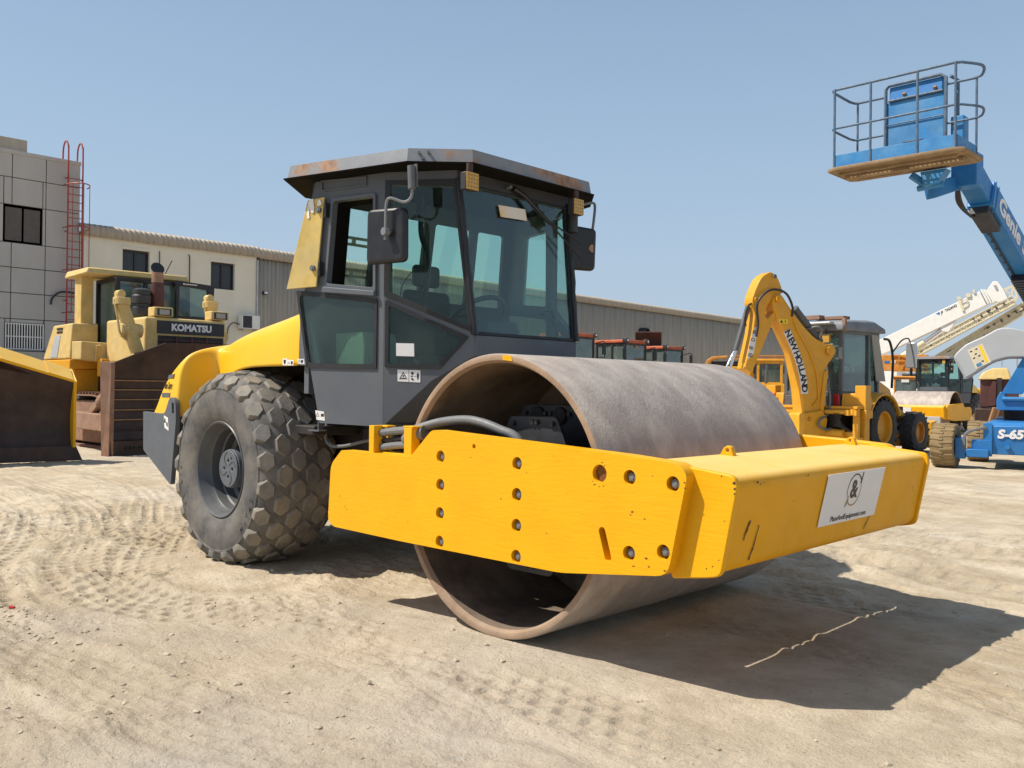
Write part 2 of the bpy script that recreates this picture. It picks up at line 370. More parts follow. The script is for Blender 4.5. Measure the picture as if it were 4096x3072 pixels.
def spline(pts, n=8):
    pts=[Vector(p) for p in pts]; P=[2*pts[0]-pts[1]]+pts+[2*pts[-1]-pts[-2]]; out=[]
    for i in range(1,len(P)-2):
        for k in range(n):
            t=k/n; a,b,c,d=P[i-1],P[i],P[i+1],P[i+2]
            out.append(.5*((2*b)+(c-a)*t+(2*a-5*b+4*c-d)*t*t+(3*b-a-3*c+d)*t**3))
    out.append(pts[-1]); return out
def basis(O, U, V):
    U=Vector(U).normalized(); V=Vector(V); V=(V-U*V.dot(U)).normalized(); return (Vector(O),U,V,U.cross(V))
def lettering(name, body, size, B, m, parent, width=None, depth=.002, off=0, sheer=0, align='CENTER', space=1):
    """raised print in the built-in font; B = (origin,U,V,N)"""
    c=bpy.data.curves.new(name,'FONT'); c.body=body; c.size=size; c.align_x=align; c.align_y='CENTER'
    c.extrude=depth/2; c.offset=off; c.shear=sheer; c.space_character=space; c.resolution_u=3
    t=bpy.data.objects.new(name,c); me=bpy.data.meshes.new_from_object(t); bpy.data.objects.remove(t); bpy.data.curves.remove(c)
    me.name=name
    xs=[v.co.x for v in me.vertices]; sx=1
    if width: sx=width/(max(xs)-min(xs))
    O,U,V,N=[Vector(x) for x in B]
    for v in me.vertices: p=v.co.copy(); v.co=O+U*p.x*sx+V*p.y+N*(p.z+depth/2)
    me.materials.clear(); me.materials.append(MT[m] if isinstance(m,str) else m)
    o=bpy.data.objects.new(name,me); COL.objects.link(o)
    if parent is not None: o.parent=parent
    return o

# ================================================================ ground
def vnoise(x,y,seed):
    r=np.random.RandomState(seed); T=r.rand(256,256)
    xi=np.floor(x).astype(int); yi=np.floor(y).astype(int); fx=x-xi; fy=y-yi
    fx=fx*fx*fx*(fx*(fx*6-15)+10); fy=fy*fy*fy*(fy*(fy*6-15)+10)
    g=lambda i,j: T[i%256,j%256]
    return (g(xi,yi)*(1-fx)+g(xi+1,yi)*fx)*(1-fy)+(g(xi,yi+1)*(1-fx)+g(xi+1,yi+1)*fx)*fy-.5
def fbm(x,y,seed,oct=4,lac=2.1,gain=.5):
    s=0;a=1
    for k in range(oct): s=s+a*vnoise(x,y,seed+k); x=x*lac+7.3; y=y*lac+3.1; a*=gain
    return s
def sst(t): t=np.clip(t,0,1); return t*t*(3-2*t)
# tyre tracks: centre line points, width, block length, kind, depth
TRACKS=[([(-11,-.2),(-7.6,-.5),(-5.4,-1.1),(-3.6,-1.9),(-2.2,-2.05),(-1.1,-1.50),(.2,-1.42),(1.6,-1.5)],.54,.155,1,.034),
        ([(-11,-1.2),(-7.6,-1.3),(-5.4,-1.9),(-3.9,-2.6),(-2.6,-2.9)],.56,.155,1,.032),
        ([(-9,.9),(-7.0,.3),(-5.2,-.5),(-3.9,-1.25),(-3.0,-1.7)],.56,.155,1,.032),
        ([(-.5,1.12),(.4,1.22),(1.1,1.15),(1.9,1.02),(2.8,.8)],.46,.17,1,.030),
        ([(.3,.1),(1.1,.12),(1.8,-.02),(2.6,-.2)],.30,.20,1,.022),
        ([(-1,2.2),(.6,2.6),(1.8,2.3),(3.4,1.8)],.5,.2,0,.022),
        ([(-12,.9),(-8.6,.6),(-6.2,-.4),(-4.6,-1.0),(-3.6,-.7)],.56,.155,1,.032),
        ([(-2,4.2),(.4,4.0),(2.4,3.6),(4,3.4)],.5,.2,0,.022),
        ([(-3.4,-3.1),(-1.2,-2.85),(.1,-2.75),(1.2,-2.2)],.42,.23,1,.012)]
def pl_sd(x,y,pts):
    """distance along and signed across a poly line"""
    pts=[(p.x,p.y) for p in spline([(a,b,0) for a,b in pts],6)]
    bd=np.full(x.shape,9.); bs=np.zeros(x.shape); s0=0
    for (ax,ay),(bx,by) in zip(pts[:-1],pts[1:]):
        dx,dy=bx-ax,by-ay; L=math.hypot(dx,dy); dx/=L; dy/=L
        t=(x-ax)*dx+(y-ay)*dy; c=-(x-ax)*dy+(y-ay)*dx
        tc=np.clip(t,0,L); d=np.hypot(t-tc,c); k=d<np.abs(bd)
        bd=np.where(k,np.copysign(d,c),bd); bs=np.where(k,s0+tc,bs); s0+=L
    return bs,bd
def heights(x,y):
    far=np.hypot(x-1,y+1)
    h=.016*fbm(x*.35,y*.35,1,3)+.010*fbm(x*1.1+.3*y,y*1.7,11,4)
    q=fbm(x*2.2,y*4.2,21,4); h+=.010*q
    rough=sst((fbm(x*.5,y*.7,31,3)+.16)*2.6)
    smooth=np.exp(-np.clip(np.abs(y+.05)-1.0,0,9)**2*9)*sst((x+1.6)/1.0)*sst((3.2-x)/1.2)      # ironed by the drum
    rough=rough*(1-.85*smooth)
    rid=1-np.abs(fbm(x*3.3+.5*q,y*6.5,41,3))*3.0; h+=.005*rough*np.clip(rid,0,1)**2
    t=(fbm(x*1.6+.4*y,y*3.4,45,4)+1)*7; fr=t-np.floor(t); h+=.0085*(np.floor(t)+sst((fr-.5)/.05+.5))*(.35+.65*rough)*(1-.8*smooth)-.0595   # broken crust
    t=(fbm(x*4.1,y*7.0+.6*x,47,3)+1)*5; fr=t-np.floor(t); h+=.0035*(np.floor(t)+sst((fr-.5)/.07+.5))*rough-.017*rough
    h+=.009*rough*fbm(x*10,y*15,51,4)
    clod=fbm(x*17,y*21,61,3); h+=.010*rough*np.clip(clod-.22,0,1)*2
    pit=fbm(x*13,y*24,65,3); h-=.016*np.clip(pit-.24,0,1)*2*(.4+.6*rough)*(1-.7*smooth)
    h=h*(1-.75*smooth)
    dist=.25*rough*np.clip(clod*2,0,1)
    for k,(pts,wd,bl,kind,dep) in enumerate(TRACKS):
        s,d=pl_sd(x,y,pts); a=np.abs(d); m=sst((wd/2+.05-a)/.07)
        fade=.30+.70*sst((fbm(s*.9,d*1.5,71+k,2)+.38)*3)
        if kind==0:   # chevron lugs
            ph=np.mod(s/bl+np.where(d>0,.5,0)+a*1.6,1); blk=sst((.30-np.abs(ph-.5))/.04)*sst((wd/2-a)/.02)*sst((a-.025)/.03)
        else:         # staggered pads
            cell=wd/5; ci=np.floor((d+wd/2)/cell); u=np.mod((d+wd/2)/cell,1)-.5; v=np.mod(s/bl+.5*np.mod(ci,2),1)-.5
            blk=sst((.38-np.abs(u)-.15*np.abs(v))/.05)*sst((.38-np.abs(v)-.25*np.abs(u))/.05)*sst((wd/2-a)/.02)
        h-=m*fade*dep*(1-.45*smooth)*(.06+.55*blk); h+=.010*np.exp(-((a-wd/2-.05)/.05)**2)*fade
        dist=np.maximum(dist,m*fade*.18)
    flat=sst((3.2-np.hypot(x*.8,y))/1.0)*.0
    # keep the machine's contact points level
    for (cx,cy,rx,ry) in ((0,0,.30,1.25),(-2.92,-.85,.42,.45),(-2.92,.85,.42,.45)):
        g=np.exp(-(np.clip(np.abs(x-cx)-rx,0,9)**2+np.clip(np.abs(y-cy)-ry,0,9)**2)*18); h=h*(1-g)+g*.004
    h=h*np.exp(-np.clip(far-7,0,99)/9)+.25*np.exp(-np.clip(far-7,0,99)/30)*0
    drop=-.13*sst((y-3.5)/6)*sst((x+14)/6)
    return h+drop,dist
def axis(a,b,st,lo,hi,g=1.035,mx=12):
    c=list(np.arange(a,b,st)); s=st; v=c[-1]
    while v<hi: s=min(s*g,mx); v+=s; c.append(v)
    s=st; v=c[0]; L=[]
    while v>lo: s=min(s*g,mx); v-=s; L.append(v)
    return np.array(L[::-1]+c)
gx=axis(-6.6,2.6,.0118,-420,420,1.04); gy=axis(-3.6,1.7,.0118,-420,420,1.04)
X,Y=np.meshgrid(gx,gy,indexing='ij'); Z,D_=heights(X,Y)
def gz(x,y): return float(heights(np.array([float(x)]),np.array([float(y)]))[0][0])
nx,ny=X.shape; me=bpy.data.meshes.new('ground'); nv=nx*ny; nf=(nx-1)*(ny-1)
co=np.empty((nv,3),np.float32); co[:,0]=X.ravel(); co[:,1]=Y.ravel(); co[:,2]=Z.ravel()
i=(np.arange(nx-1)[:,None]*ny+np.arange(ny-1)[None,:]).ravel()
F_=np.stack([i,i+ny,i+ny+1,i+1],1).astype(np.int32)
me.vertices.add(nv); me.vertices.foreach_set('co',co.ravel()); me.loops.add(nf*4); me.loops.foreach_set('vertex_index',F_.ravel())
me.polygons.add(nf); me.polygons.foreach_set('loop_start',np.arange(0,nf*4,4,dtype=np.int32)); me.polygons.foreach_set('loop_total',np.full(nf,4,np.int32)); me.polygons.foreach_set('use_smooth',np.ones(nf,bool))
me.update(); at=me.attributes.new('disturb','FLOAT','POINT'); at.data.foreach_set('value',D_.ravel().astype(np.float32))
me.materials.append(MT['ground']); g=bpy.data.objects.new('ground',me); COL.objects.link(g); g['kind']='structure'
# clods and pebbles
rs=np.random.RandomState(5); m=MB(); n=0
px=np.concatenate([rs.uniform(-3.2,2.4,900),rs.normal(-2.3,.4,220),rs.normal(-.9,.6,120),rs.uniform(-9,-3,500)])
py=np.concatenate([rs.uniform(-3.6,1.6,900),rs.normal(-2.75,.12,220),rs.normal(-2.5,.4,120),rs.uniform(-2.6,1.5,500)])
pz=heights(px,py)[0]
_b=bmesh.new(); bmesh.ops.create_icosphere(_b,subdivisions=1,radius=1); ICO=[tuple(v.co) for v in _b.verts]; ICF=[tuple(v.index for v in f.verts) for f in _b.faces]; _b.free()
for x,y,z in zip(px,py,pz):
    if abs(y)<1.1 and -1.2<x<2.2 and rs.rand()<.85: continue
    r=.0025+.009*rs.rand()**6*1.6+.003*rs.rand()
    R_=Matrix.Rotation(rs.uniform(0,6),3,'Z')@Matrix.Rotation(rs.uniform(-.5,.5),3,'X')
    j=rs.uniform(.75,1.25,12)
    p=[R_@Vector((a*r*j[i]*1.2,b*r*j[i],c*r*j[i]*.7))+Vector((x,y,z+r*.1)) for i,(a,b,c) in enumerate(ICO)]
    m.add(p,ICF)
pb=m.build('pebbles',mat('pebble',(.43,.36,.265),.95,var=.3,scale=3),None,smooth=0,fix=False); tag(pb,None,None,kind='stuff')

# ================================================================ buildings along the back
WX=-26.6
# --- grey clad block
TB=thing('office_block','grey panel clad two storey block at the left edge of the photo','building',(WX,0,-.1))
core=MB().box((-9,-6,0),(-.05,6.27,8.50)).build('core_wall','joint',TB)
WIN=[(4.05,5.16,5.69+.1,6.845+.1),(4.13,5.23,2.41+.1,3.215+.1),(1.3,2.4,5.79,6.945)]
ys=[-.62,.36,1.34,2.32,3.30,4.28,5.25,6.28]; zs=[0,.75,1.52,2.45,3.44,4.24,5.02,5.78,6.94,7.78,8.60]
random.seed(5)
for a,b in zip(ys[:-1],ys[1:]):
    for c,d in zip(zs[:-1],zs[1:]):
        rects=[(a,b,c,d)]
        for w0,w1,w2,w3 in WIN:
            out=[]
            for (p,q,r,s) in rects:
                if w1<=p or w0>=q or w3<=r or w2>=s: out.append((p,q,r,s)); continue
                if p<w0: out.append((p,w0,r,s))
                if q>w1: out.append((w1,q,r,s))
                p2,q2=max(p,w0),min(q,w1)
                if r<w2: out.append((p2,q2,r,w2))
                if s>w3: out.append((p2,q2,w3,s))
            rects=out
        for (p,q,r,s) in rects:
            if q-p<.03 or s-r<.03: continue
            MB().box((-.05,p+.012,r+.012),(.0+random.uniform(0,.006),q-.012,s-.012)).build('cladding_panel','clad',TB,bevel=.004,seg=1)
MB().box((-9,-6,8.50),(.03,6.29,8.62)).build('coping','clad',TB,bevel=.01)
def slider(par,y0,y1,z0,z1,x=-.08,fr='frame'):
    f=MB().prism([(y0,z0),(y1,z0),(y1,z1),(y0,z1)],(Vector((x,0,0)),Vector((0,1,0)),Vector((0,0,1)),Vector((1,0,0))),-.05,.03,[[(y0+.06,z0+.06),((y0+y1)/2-.03,z0+.06),((y0+y1)/2-.03,z1-.08),(y0+.06,z1-.08)],[((y0+y1)/2+.03,z0+.06),(y1-.06,z0+.06),(y1-.06,z1-.08),((y0+y1)/2+.03,z1-.08)]]).build('window',fr,par)
    MB().box((x-.02,y0+.04,z0+.04),(x-.012,(y0+y1)/2,z1-.05)).build('pane','winglass',f); MB().box((x-.028,(y0+y1)/2,z0+.04),(x-.02,y1-.04,z1-.05)).build('pane','winglass',f)
    MB().box((x-.6,y0,z0),(x-.05,y1,z1)).build('reveal_back','joint',f)
slider(TB,4.05,5.16,5.79,6.945); slider(TB,1.3,2.4,5.79,6.945)
gr=MB().box((-.08,4.13,2.51),(-.04,5.23,3.315)).build('window','winglass',TB)
q=MB()
for k in range(15): yy=4.15+k*1.06/14; q.box((.02,yy-.014,2.50),(.045,yy+.014,3.31))
for zz in (2.52,2.9,3.29): q.box((.012,4.13,zz-.015),(.02,5.23,zz+.015))
q.build('window_bars','white',gr)
MB().box((-.05,3.0,0),(.35,6.2,2.43)).build('plinth_wall','concrete',TB,bevel=.02)
u=thing('rooftop_unit','pale metal air handling box on the roof of the grey panel clad block','air unit',(WX-.35,4.0,8.52))
MB().box((-.8,-.35,0),(0,.80,.46)).build('casing','concrete',u,bevel=.02); MB().box((0.001,.02,.04),(.02,.78,.43)).build('grille','sheet',u)
ld=thing('cage_ladder','red steel cage ladder fixed to the right end of the grey clad block','ladder',(WX+.22,0,-.1))
for yy in (5.83,6.27):
    MB().tube(spline([(0,yy,3.3),(0,yy,6),(0,yy,8.75),(-.03,yy,9.02),(-.16,yy,9.20),(-.32,yy,9.20),(-.46,yy,9.02),(-.50,yy,8.62)],5),.026,8).build('rail','red',ld)
for k in range(19): MB().cyl((0,5.83,3.5+k*.25),(0,6.27,3.5+k*.25),.014,6).build('rung','red',ld)
for zz in (3.7,5.05,6.4,7.75):
    MB().tube([( .72*math.sin(PI*i/16), 6.05+.36*math.cos(PI*i/16)*(1 if True else 1), zz) for i in range(17)],.018,6).build('cage_hoop','red',ld)
for i in (4,8,12):
    a=PI*i/16; MB().tube([(.72*math.sin(a),6.05+.36*math.cos(a),3.7),(.72*math.sin(a),6.05+.36*math.cos(a),7.75)],.012,5).build('cage_strap','red',ld)
for zz in (4.1,6.3,8.0):
    MB().box((-.2,5.80,zz),(0,5.83,zz+.03)).box((-.2,6.27,zz),(0,6.30,zz+.03)).build('wall_bracket','red',ld)
tag(MB().tube(spline([(.05,5.42,3.95),(.08,5.45,4.15),(.1,5.65,4.35),(.1,5.95,4.38),(.1,6.3,4.30),(.1,6.6,4.0)]),.03,6).xf(Matrix.Translation((WX,0,-.1))).build('cable','blackhose'),'thick black cable looping on the grey clad wall behind the red ladder','cable')

# --- cream rendered building
WH=thing('rendered_building','cream rendered two storey building between the grey block and the corrugated warehouse','building',(WX,0,-.1))
yz=(Vector((0,0,0)),Vector((0,1,0)),Vector((0,0,1)),Vector((1,0,0)))
wins=[(7.655,8.565,4.95,5.99),(10.79,11.72,4.95,5.915),(8.9,9.8,1.2,2.3)]
MB().prism([(6.30,0),(12.6,0),(12.6,6.4),(6.30,6.4)],yz,-.25,0,[[(a,c),(b,c),(b,d),(a,d)] for a,b,c,d in wins]).build('wall','stucco',WH)
MB().box((-8,6.30,0),(-.9,12.6,6.4)).build('core_wall','joint',WH)
for a,b,c,d in wins:
    slider(WH,a,b,c,d,-.14)
    MB().box((-.25,a-.03,d+.001),(.035,b+.03,d+.09)).build('lintel','stucco',WH)
MB().tube([(.04,6.42,2.6),(.04,6.42,6.1)],.05,8).build('downpipe','white',WH)
MB().cyl((.04,12.62,0),(.04,12.62,6.15),.035,8).build('downpipe','alu',WH)
MB().tube([(.03,9.98,3.2),(.03,9.98,6.0),(.03,9.93,6.05)],.018,6).build('conduit','blackhose',WH)
MB().tube([(.03,8.90,5.6),(.03,8.90,6.05)],.016,6).build('conduit','blackhose',WH)
ac=thing('air_conditioner','small white split air conditioner unit low on the cream rendered wall','air conditioner',(WX,0,-.1))
MB().box((.08,11.83,3.55),(.40,12.55,4.05)).build('casing','white',ac,bevel=.015)
MB().box((.401,11.86,3.58),(.41,12.22,4.02)).build('fan_grille','dark',ac); MB().box((0,11.9,3.5),(.4,11.95,3.55)).box((0,12.45,3.5),(.4,12.5,3.55)).build('bracket','alu',ac)
MB().tube(spline([(.2,11.83,3.7),(.15,11.6,3.75),(.08,11.45,3.55),(.05,11.42,3.1)]),.02,6).build('pipe','blackhose',ac)
# --- corrugated sheets (shared meshes), 6 waves per sheet
PW=.177; NWV=6; SW=PW*NWV
def wave(y): return .028*math.cos(2*PI*y/PW)
def sheet_mesh(name,prof,m):
    """prof: list of (x,z,nx,nz)"""
    n=NWV*8; q=MB()
    for (x,z,ax,az) in prof:
        for j in range(n+1):
            y=SW*j/n+(.03 if j==n else 0); d=wave(y); q.v.append((x+ax*d,y,z+az*d))
    for i in range(len(prof)-1):
        for j in range(n): k=i*(n+1)+j; q.f.append((k,k+1,k+n+2,k+n+1))
    o=q.build(name,m,None,smooth=60,fix=False); d=o.modifiers.new('t','SOLIDIFY'); d.thickness=.012; d.offset=-1
    return o
ea=[(.0,-.40,1,0),(.0,-.16,1,0),(-.012,-.08,.95,.3),(-.05,-.03,.6,.8),(-.14,.0,.15,1),(-.5,.05,-.1,1),(-1.6,.19,-.12,1)]
EV=sheet_mesh('eave_sheet',ea,'sheet')
WS=sheet_mesh('wall_sheet',[(0,0,1,0),(0,6.3,1,0)],'sheet')
def run(par,n,y0,x,z,src,first):
    for k in range(n):
        o=src if first and k==0 else src.copy()
        if not(first and k==0): COL.objects.link(o)
        o.parent=par; o.location=(x+.004*(k%2),y0+k*SW,z+random.uniform(-.006,.006)); o.rotation_euler=(0,random.uniform(-.002,.002),random.uniform(-.003,.003))
run(WH,6,6.26,.10,6.66,EV,True)
WR=thing('warehouse','long brown grey corrugated warehouse stretching behind the machines','warehouse',(WX,12.63,-.1),rad(3.3))
run(WR,46,.02,0,.0,WS,True); run(WR,46,.02,.10,6.62,EV,False)
MB().box((-9,.05,0),(-.15,49,6.3)).build('core_wall','joint',WR)
cw=MB().lathe([(.34,0),(.34,.5),(.30,.52)],(.0,26.3,4.85),(1,0,0),24); cw.build('vent_cowl','dark',WR)
MB().tube([(.2+.3*math.sin(PI*i/10),26.3+.33*math.cos(PI*i/10*.5),4.85+.33*math.sin(PI*i/10*.5)) for i in range(11)],.04,6).build('vent_flap','alu',WR)
wl=MB().box((.03,.20,4.90),(.16,.38,5.02)).build('wall_light','dark',WR,bevel=.02); MB().box((.161,.22,4.92),(.17,.36,5.0)).build('lens','sticker',wl)

rd=MB().tube([(-2.53,-2.70,gz(-2.53,-2.7)+.006),(-2.50,-2.685,gz(-2.5,-2.69)+.008)],[.012,.007],8).build('plastic_scrap','redlens'); tag(rd,'tiny red plastic scrap lying on the sand at the left edge','litter')

# ================================================================ the big roller in the middle
R = thing('road_roller','large yellow and dark grey single drum road roller filling the middle of the yard','road roller',(0,0,0))
XZ = (Vector((0,0,0)),Vector((1,0,0)),Vector((0,0,1)),Vector((0,-1,0)))     # side view, N points to -y
def mir(mb): mb.v=[(x,-y,z) for x,y,z in mb.v]; return mb
RD, WD = .7715, 1.065
# ---- drum
m=MB(); cz=RD
prof=[(.722,-WD+.03),(.735,-WD+.004),(.752,-WD),(.766,-WD+.004),(RD,-WD+.016),(RD,-.7),(RD,-.3),(RD,.3),(RD,.7),(RD,WD-.016),(.766,WD-.004),(.752,WD),(.735,WD-.004),(.722,WD-.03)]
drum=MB().lathe(prof[3:11],(0,0,cz),(0,1,0),160).build('drum','drumsteel',R,smooth=40)
MB().lathe(prof[:4],(0,0,cz),(0,1,0),160).build('drum_rim','rustrim',drum,smooth=50)
MB().lathe(prof[10:],(0,0,cz),(0,1,0),160).build('drum_rim','rustrim',drum,smooth=50)
MB().lathe([(.722,-WD+.03),(.722,WD-.03)],(0,0,cz),(0,1,0),96).build('drum_inner_wall','innerdrum',drum)
MB().prism(circ((0,cz),.724,64),XZ,.10,.14,[circ((0,cz),.16,24)]).build('drum_disc','innerdrum',drum)
MB().prism([(.06,cz+.735),(.13,cz+.728),(.125,cz+.750),(.10,cz+.762),(.055,cz+.758)],XZ,WD-.001,WD+.0025).build('paint_smear','yellow',drum)
# drum drive plates seen inside the near end
for y,poly,cs in ((.85,[(-.095,1.198),(.26,1.203),(.37,.95),(.37,.6),(.23,.33),(-.10,.33),(-.2,.6),(-.2,.95)],[(-.06,1.16),(.09,1.17),(.12,1.17),(.235,1.165),(-.06,.38),(.06,.37),(.1,.37),(.2,.38)]),
                  (.60,[(-.22,1.262),(.30,1.263),(.40,1.1),(.40,.3),(-.30,.3),(-.30,1.1)],[(-.2,1.21),(-.04,1.21),(0,1.21),(.14,1.21)])):
    p=MB().prism(rpoly(poly,.03),XZ,y-.02,y).build('drum_mount_plate','dark',R,bevel=.004)
    for c in cs: MB().cyl((c[0],-y-.018,c[1]),(c[0],-y,c[1]),.014,6).build('bolt','dark',p)
q=MB(); q.cyl((.05,-.85,.75),(.05,-.1,.75),.19,28); q.cyl((-.1,-.62,1.2),(-.1,-.5,1.2),.05,16); q.cyl((.07,-.62,1.2),(.07,-.5,1.2),.05,16)
q.box((-.12,-1.12,.62),(.22,-.86,.9)); q.build('drum_drive','under',R,bevel=.006)
# ---- yellow frame: two side plates, front beam, rear cross member
OUT=rpoly([(-1.246,.952),(-1.278,.925),(-1.362,.855),(-1.386,.50),(-1.33,.461),(-.648,.454),(.59,.458),(1.215,.537),(1.312,.99),(1.262,1.034),(.977,1.054),(-.375,1.116),(-.565,.951)],
          [.01,.01,.05,.03,.06,0,.05,.06,.05,.06,0,.03,.04])
BH=[(-.299,z) for z in (.970,.812,.654,.496)]+[(.293,z) for z in (.970,.812,.654,.496)]+[(1.004,.955),(1.005,.61),(1.238,.944),(1.191,.64)]
def slot(a,b,r,n=8):
    a,b=Vector(a),Vector(b); d=math.atan2(b.y-a.y,b.x-a.x)
    return [(a.x+r*math.cos(d+PI/2+PI*i/n),a.y+r*math.sin(d+PI/2+PI*i/n)) for i in range(n+1)]+[(b.x+r*math.cos(d-PI/2+PI*i/n),b.y+r*math.sin(d-PI/2+PI*i/n)) for i in range(n+1)]
holes=[circ(c,.034,20) for c in BH]+[circ((.83,.959),.042,24),circ((-.029,1.041),.013,12),slot((.848,.692),(.885,.575),.019)]
sp=MB().prism(OUT,XZ,1.10,1.19,holes).build('side_plate','yellow',R,bevel=.007,smooth=30)
MB().prism(rpoly([(-1.30,.90),(-1.34,.52),(-.6,.50),(.55,.50),(1.15,.56),(1.25,.96),(.9,1.02),(-.36,1.07),(-.55,.92)],.02),XZ,1.075,1.099).build('backing_plate','under',sp)
MB().prism(circ((.83,.959),.041,20),XZ,1.15,1.165).build('rusty_plug','rustplug',sp)
bolts=None
for c in BH:
    if bolts is None:
        m=MB().cyl((0,.09,0),(0,.0,0),.0225,6); m.cyl((0,.09,0),(0,.05,0),.033,20); m.cyl((0,.0,0),(0,-.003,0),.015,6)
        bolts=m.build('bolt','steel',sp,bevel=.003); b=bolts
    else: b=bolts.copy(); COL.objects.link(b)
    b.location=(c[0],-1.173,c[1]); b.rotation_euler=(0,random.uniform(0,1),0)
MB().prism(OUT,XZ,-1.19,-1.10).build('side_plate','yellow',R,bevel=.007,smooth=30)
beamp=rpoly([(1.02,1.028),(1.16,1.022),(1.503,.985),(1.425,.565),(1.20,.525),(.925,.60)],[.01,0,.068,.05,.05,.02],8)
beam=MB().prism(beamp,XZ,-1.098,1.095).build('front_beam','yellow_dusty',R,bevel=.004,smooth=40)
MB().prism(rpoly([(1.16,1.03),(1.50,.995),(1.514,.94),(1.44,.56),(1.38,.545),(1.19,.515)],[0,.06,.02,.05,.03,.02]),XZ,1.095,1.125).build('beam_end_plate','yellow',R,bevel=.006)
MB().prism(rpoly([(1.16,1.03),(1.50,.995),(1.514,.94),(1.44,.56),(1.38,.545),(1.19,.515)],[0,.06,.02,.05,.03,.02]),XZ,-1.125,-1.095).build('beam_end_plate','yellow',R,bevel=.006)
for y in (-.45,1.02):
    MB().prism([(1.035,.0),(1.035,.010),(1.055,.045),(1.075,.058),(1.095,.05),(1.11,.012),(1.11,0)],(Vector((0,y,1.018)),Vector((1,0,0)),Vector((0,0,1)),Vector((0,-1,0))),-.018,.018,[circ((1.077,.034),.010,12)]).build('lifting_lug','yellow',R,bevel=.004)
MB().box((-1.32,-1.08,.5),(-1.08,1.08,.80)).build('rear_crossbeam','yellow',R,bevel=.01)
MB().prism([(.85,.80),(1.02,1.0),(1.02,.62),(.86,.62)],XZ,-1.09,-1.06).build('scraper_bracket','yellow',R)
# ---- the board on the beam
BF=basis((1.4745,.11,.812),(0,1,0),(.186,0,1))
def sheet2(name,poly,B,m,parent,t=.003,off=0): return MB().prism(poly,B,off,off+t).build(name,m,parent,smooth=0)
board=sheet2('advert_sticker',[(-.355,-.133),(.335,-.133),(.365,.135),(-.335,.135)],BF,'sticker',R,.003,.001)
def arc(c,r0,r1,a0,a1,n=20,taper=True):
    o=[];i=[]
    for k in range(n+1):
        a=rad(a0+(a1-a0)*k/n); wd=(r1-r0)*(1 if not taper else min(1,.25+k/n*1.2)); o.append((c[0]+(r0+wd)*math.cos(a),c[1]+(r0+wd)*math.sin(a))); i.append((c[0]+r0*math.cos(a),c[1]+r0*math.sin(a)))
    return o+i[::-1]
def logo(parent,B,k,t):
    lettering('ampersand','&',.135*k,B,'ink',parent,off=.0035*k,depth=.0012)
    top=arc((0,0),.078*k,.086*k,200,35)+[]
    MB().prism(arc((0,0),.080*k,.087*k,205,28),B,0,.0012).prism([(.062*k,.030*k),(.079*k,.092*k),(.086*k,.090*k),(.078*k,.028*k)],B,0,.0012).build('logo_arc','ink',parent,smooth=0)
    MB().prism(arc((0,0),.080*k,.087*k,18,-130)[::1],B,0,.0012).prism([(-.058*k,-.026*k),(-.085*k,-.085*k),(-.078*k,-.088*k),(-.05*k,-.06*k)],B,0,.0012).build('logo_arc','gold',parent,smooth=0)
O,U,V,N=BF
logo(board,(O+U*.0+V*.035+N*.0045,U,V,N),1.0,0)
lettering('lettering','PlantAndEquipment.com',.040,(O+U*-.01+V*-.105+N*.0045,U,V,N),'ink',board,width=.43,depth=.0012)
random.seed(3)
for (a,b,wd) in (((-.93,.785),(-.965,.70),.012),((-.845,.755),(-.862,.655),.007),((-.862,.655),(-.885,.60),.010),((.405,.70),(.375,.65),.006),((.375,.65),(.345,.61),.008)):
    pl=[]; 
    for k in range(7):
        t=k/6; pl.append((a[0]+(b[0]-a[0])*t-.11-wd*random.uniform(.2,.7), (a[1]+(b[1]-a[1])*t-.812)*1.013))
    for k in range(6,-1,-1):
        t=k/6; pl.append((a[0]+(b[0]-a[0])*t-.11+wd*random.uniform(.1,.6), (a[1]+(b[1]-a[1])*t-.812)*1.013))
    MB().prism(pl,BF,.0005,.0015).build('paint_scratch','rustbrown',beam,smooth=0)
# ---- hoses on the near frame plate
br=MB()
br.box((-.995,-1.165,.945),(-.945,-1.10,1.118)); br.box((-.995,-1.10,1.105),(-.90,-1.03,1.118)); br.box((-.995,-1.04,.945),(-.945,-1.03,1.118))
br.box((-.655,-1.165,.945),(-.585,-1.10,1.115)); br.box((-.665,-1.165,1.115),(-.575,-1.04,1.127)); br.box((-.99,-1.12,.945),(-.60,-1.03,.957))
br.build('hose_bracket','yellow',R,bevel=.004)
for z,yy,r_,mm in ((1.078,-1.10,.024,'hose'),(1.03,-1.09,.013,'blackhose'),(.99,-1.10,.022,'hose')):
    MB().tube(spline([(-1.25,-.75,z-.1),(-1.1,-.98,z-.02),(-.97,yy,z-.01),(-.8,yy,z+.012),(-.66,yy,z+.022),(-.60,yy,z+.024)]),r_,10).build('hydraulic_hose',mm,R)
MB().tube(spline([(-.64,-1.09,1.105),(-.5,-1.02,1.150),(-.306,-1.0,1.170),(-.171,-.99,1.157),(-.049,-.97,1.122),(.05,-.95,1.085),(.13,-.93,.98)]),.027,12).build('hydraulic_hose','hose',R)
MB().tube(spline([(-.70,-1.105,1.04),(-.66,-1.11,1.06),(-.615,-1.10,1.075),(-.56,-1.085,1.085)]),[.040]*24+[.046],12).build('hose_sleeve','hose',R)
MB().tube(spline([(-2.02,-.78,1.09),(-2.0,-.8,.98),(-1.93,-.8,.93),(-1.787,-.78,.935),(-1.6,-.72,.98),(-1.45,-.6,1.0)]),.012,8).build('hydraulic_hose','hose',R)

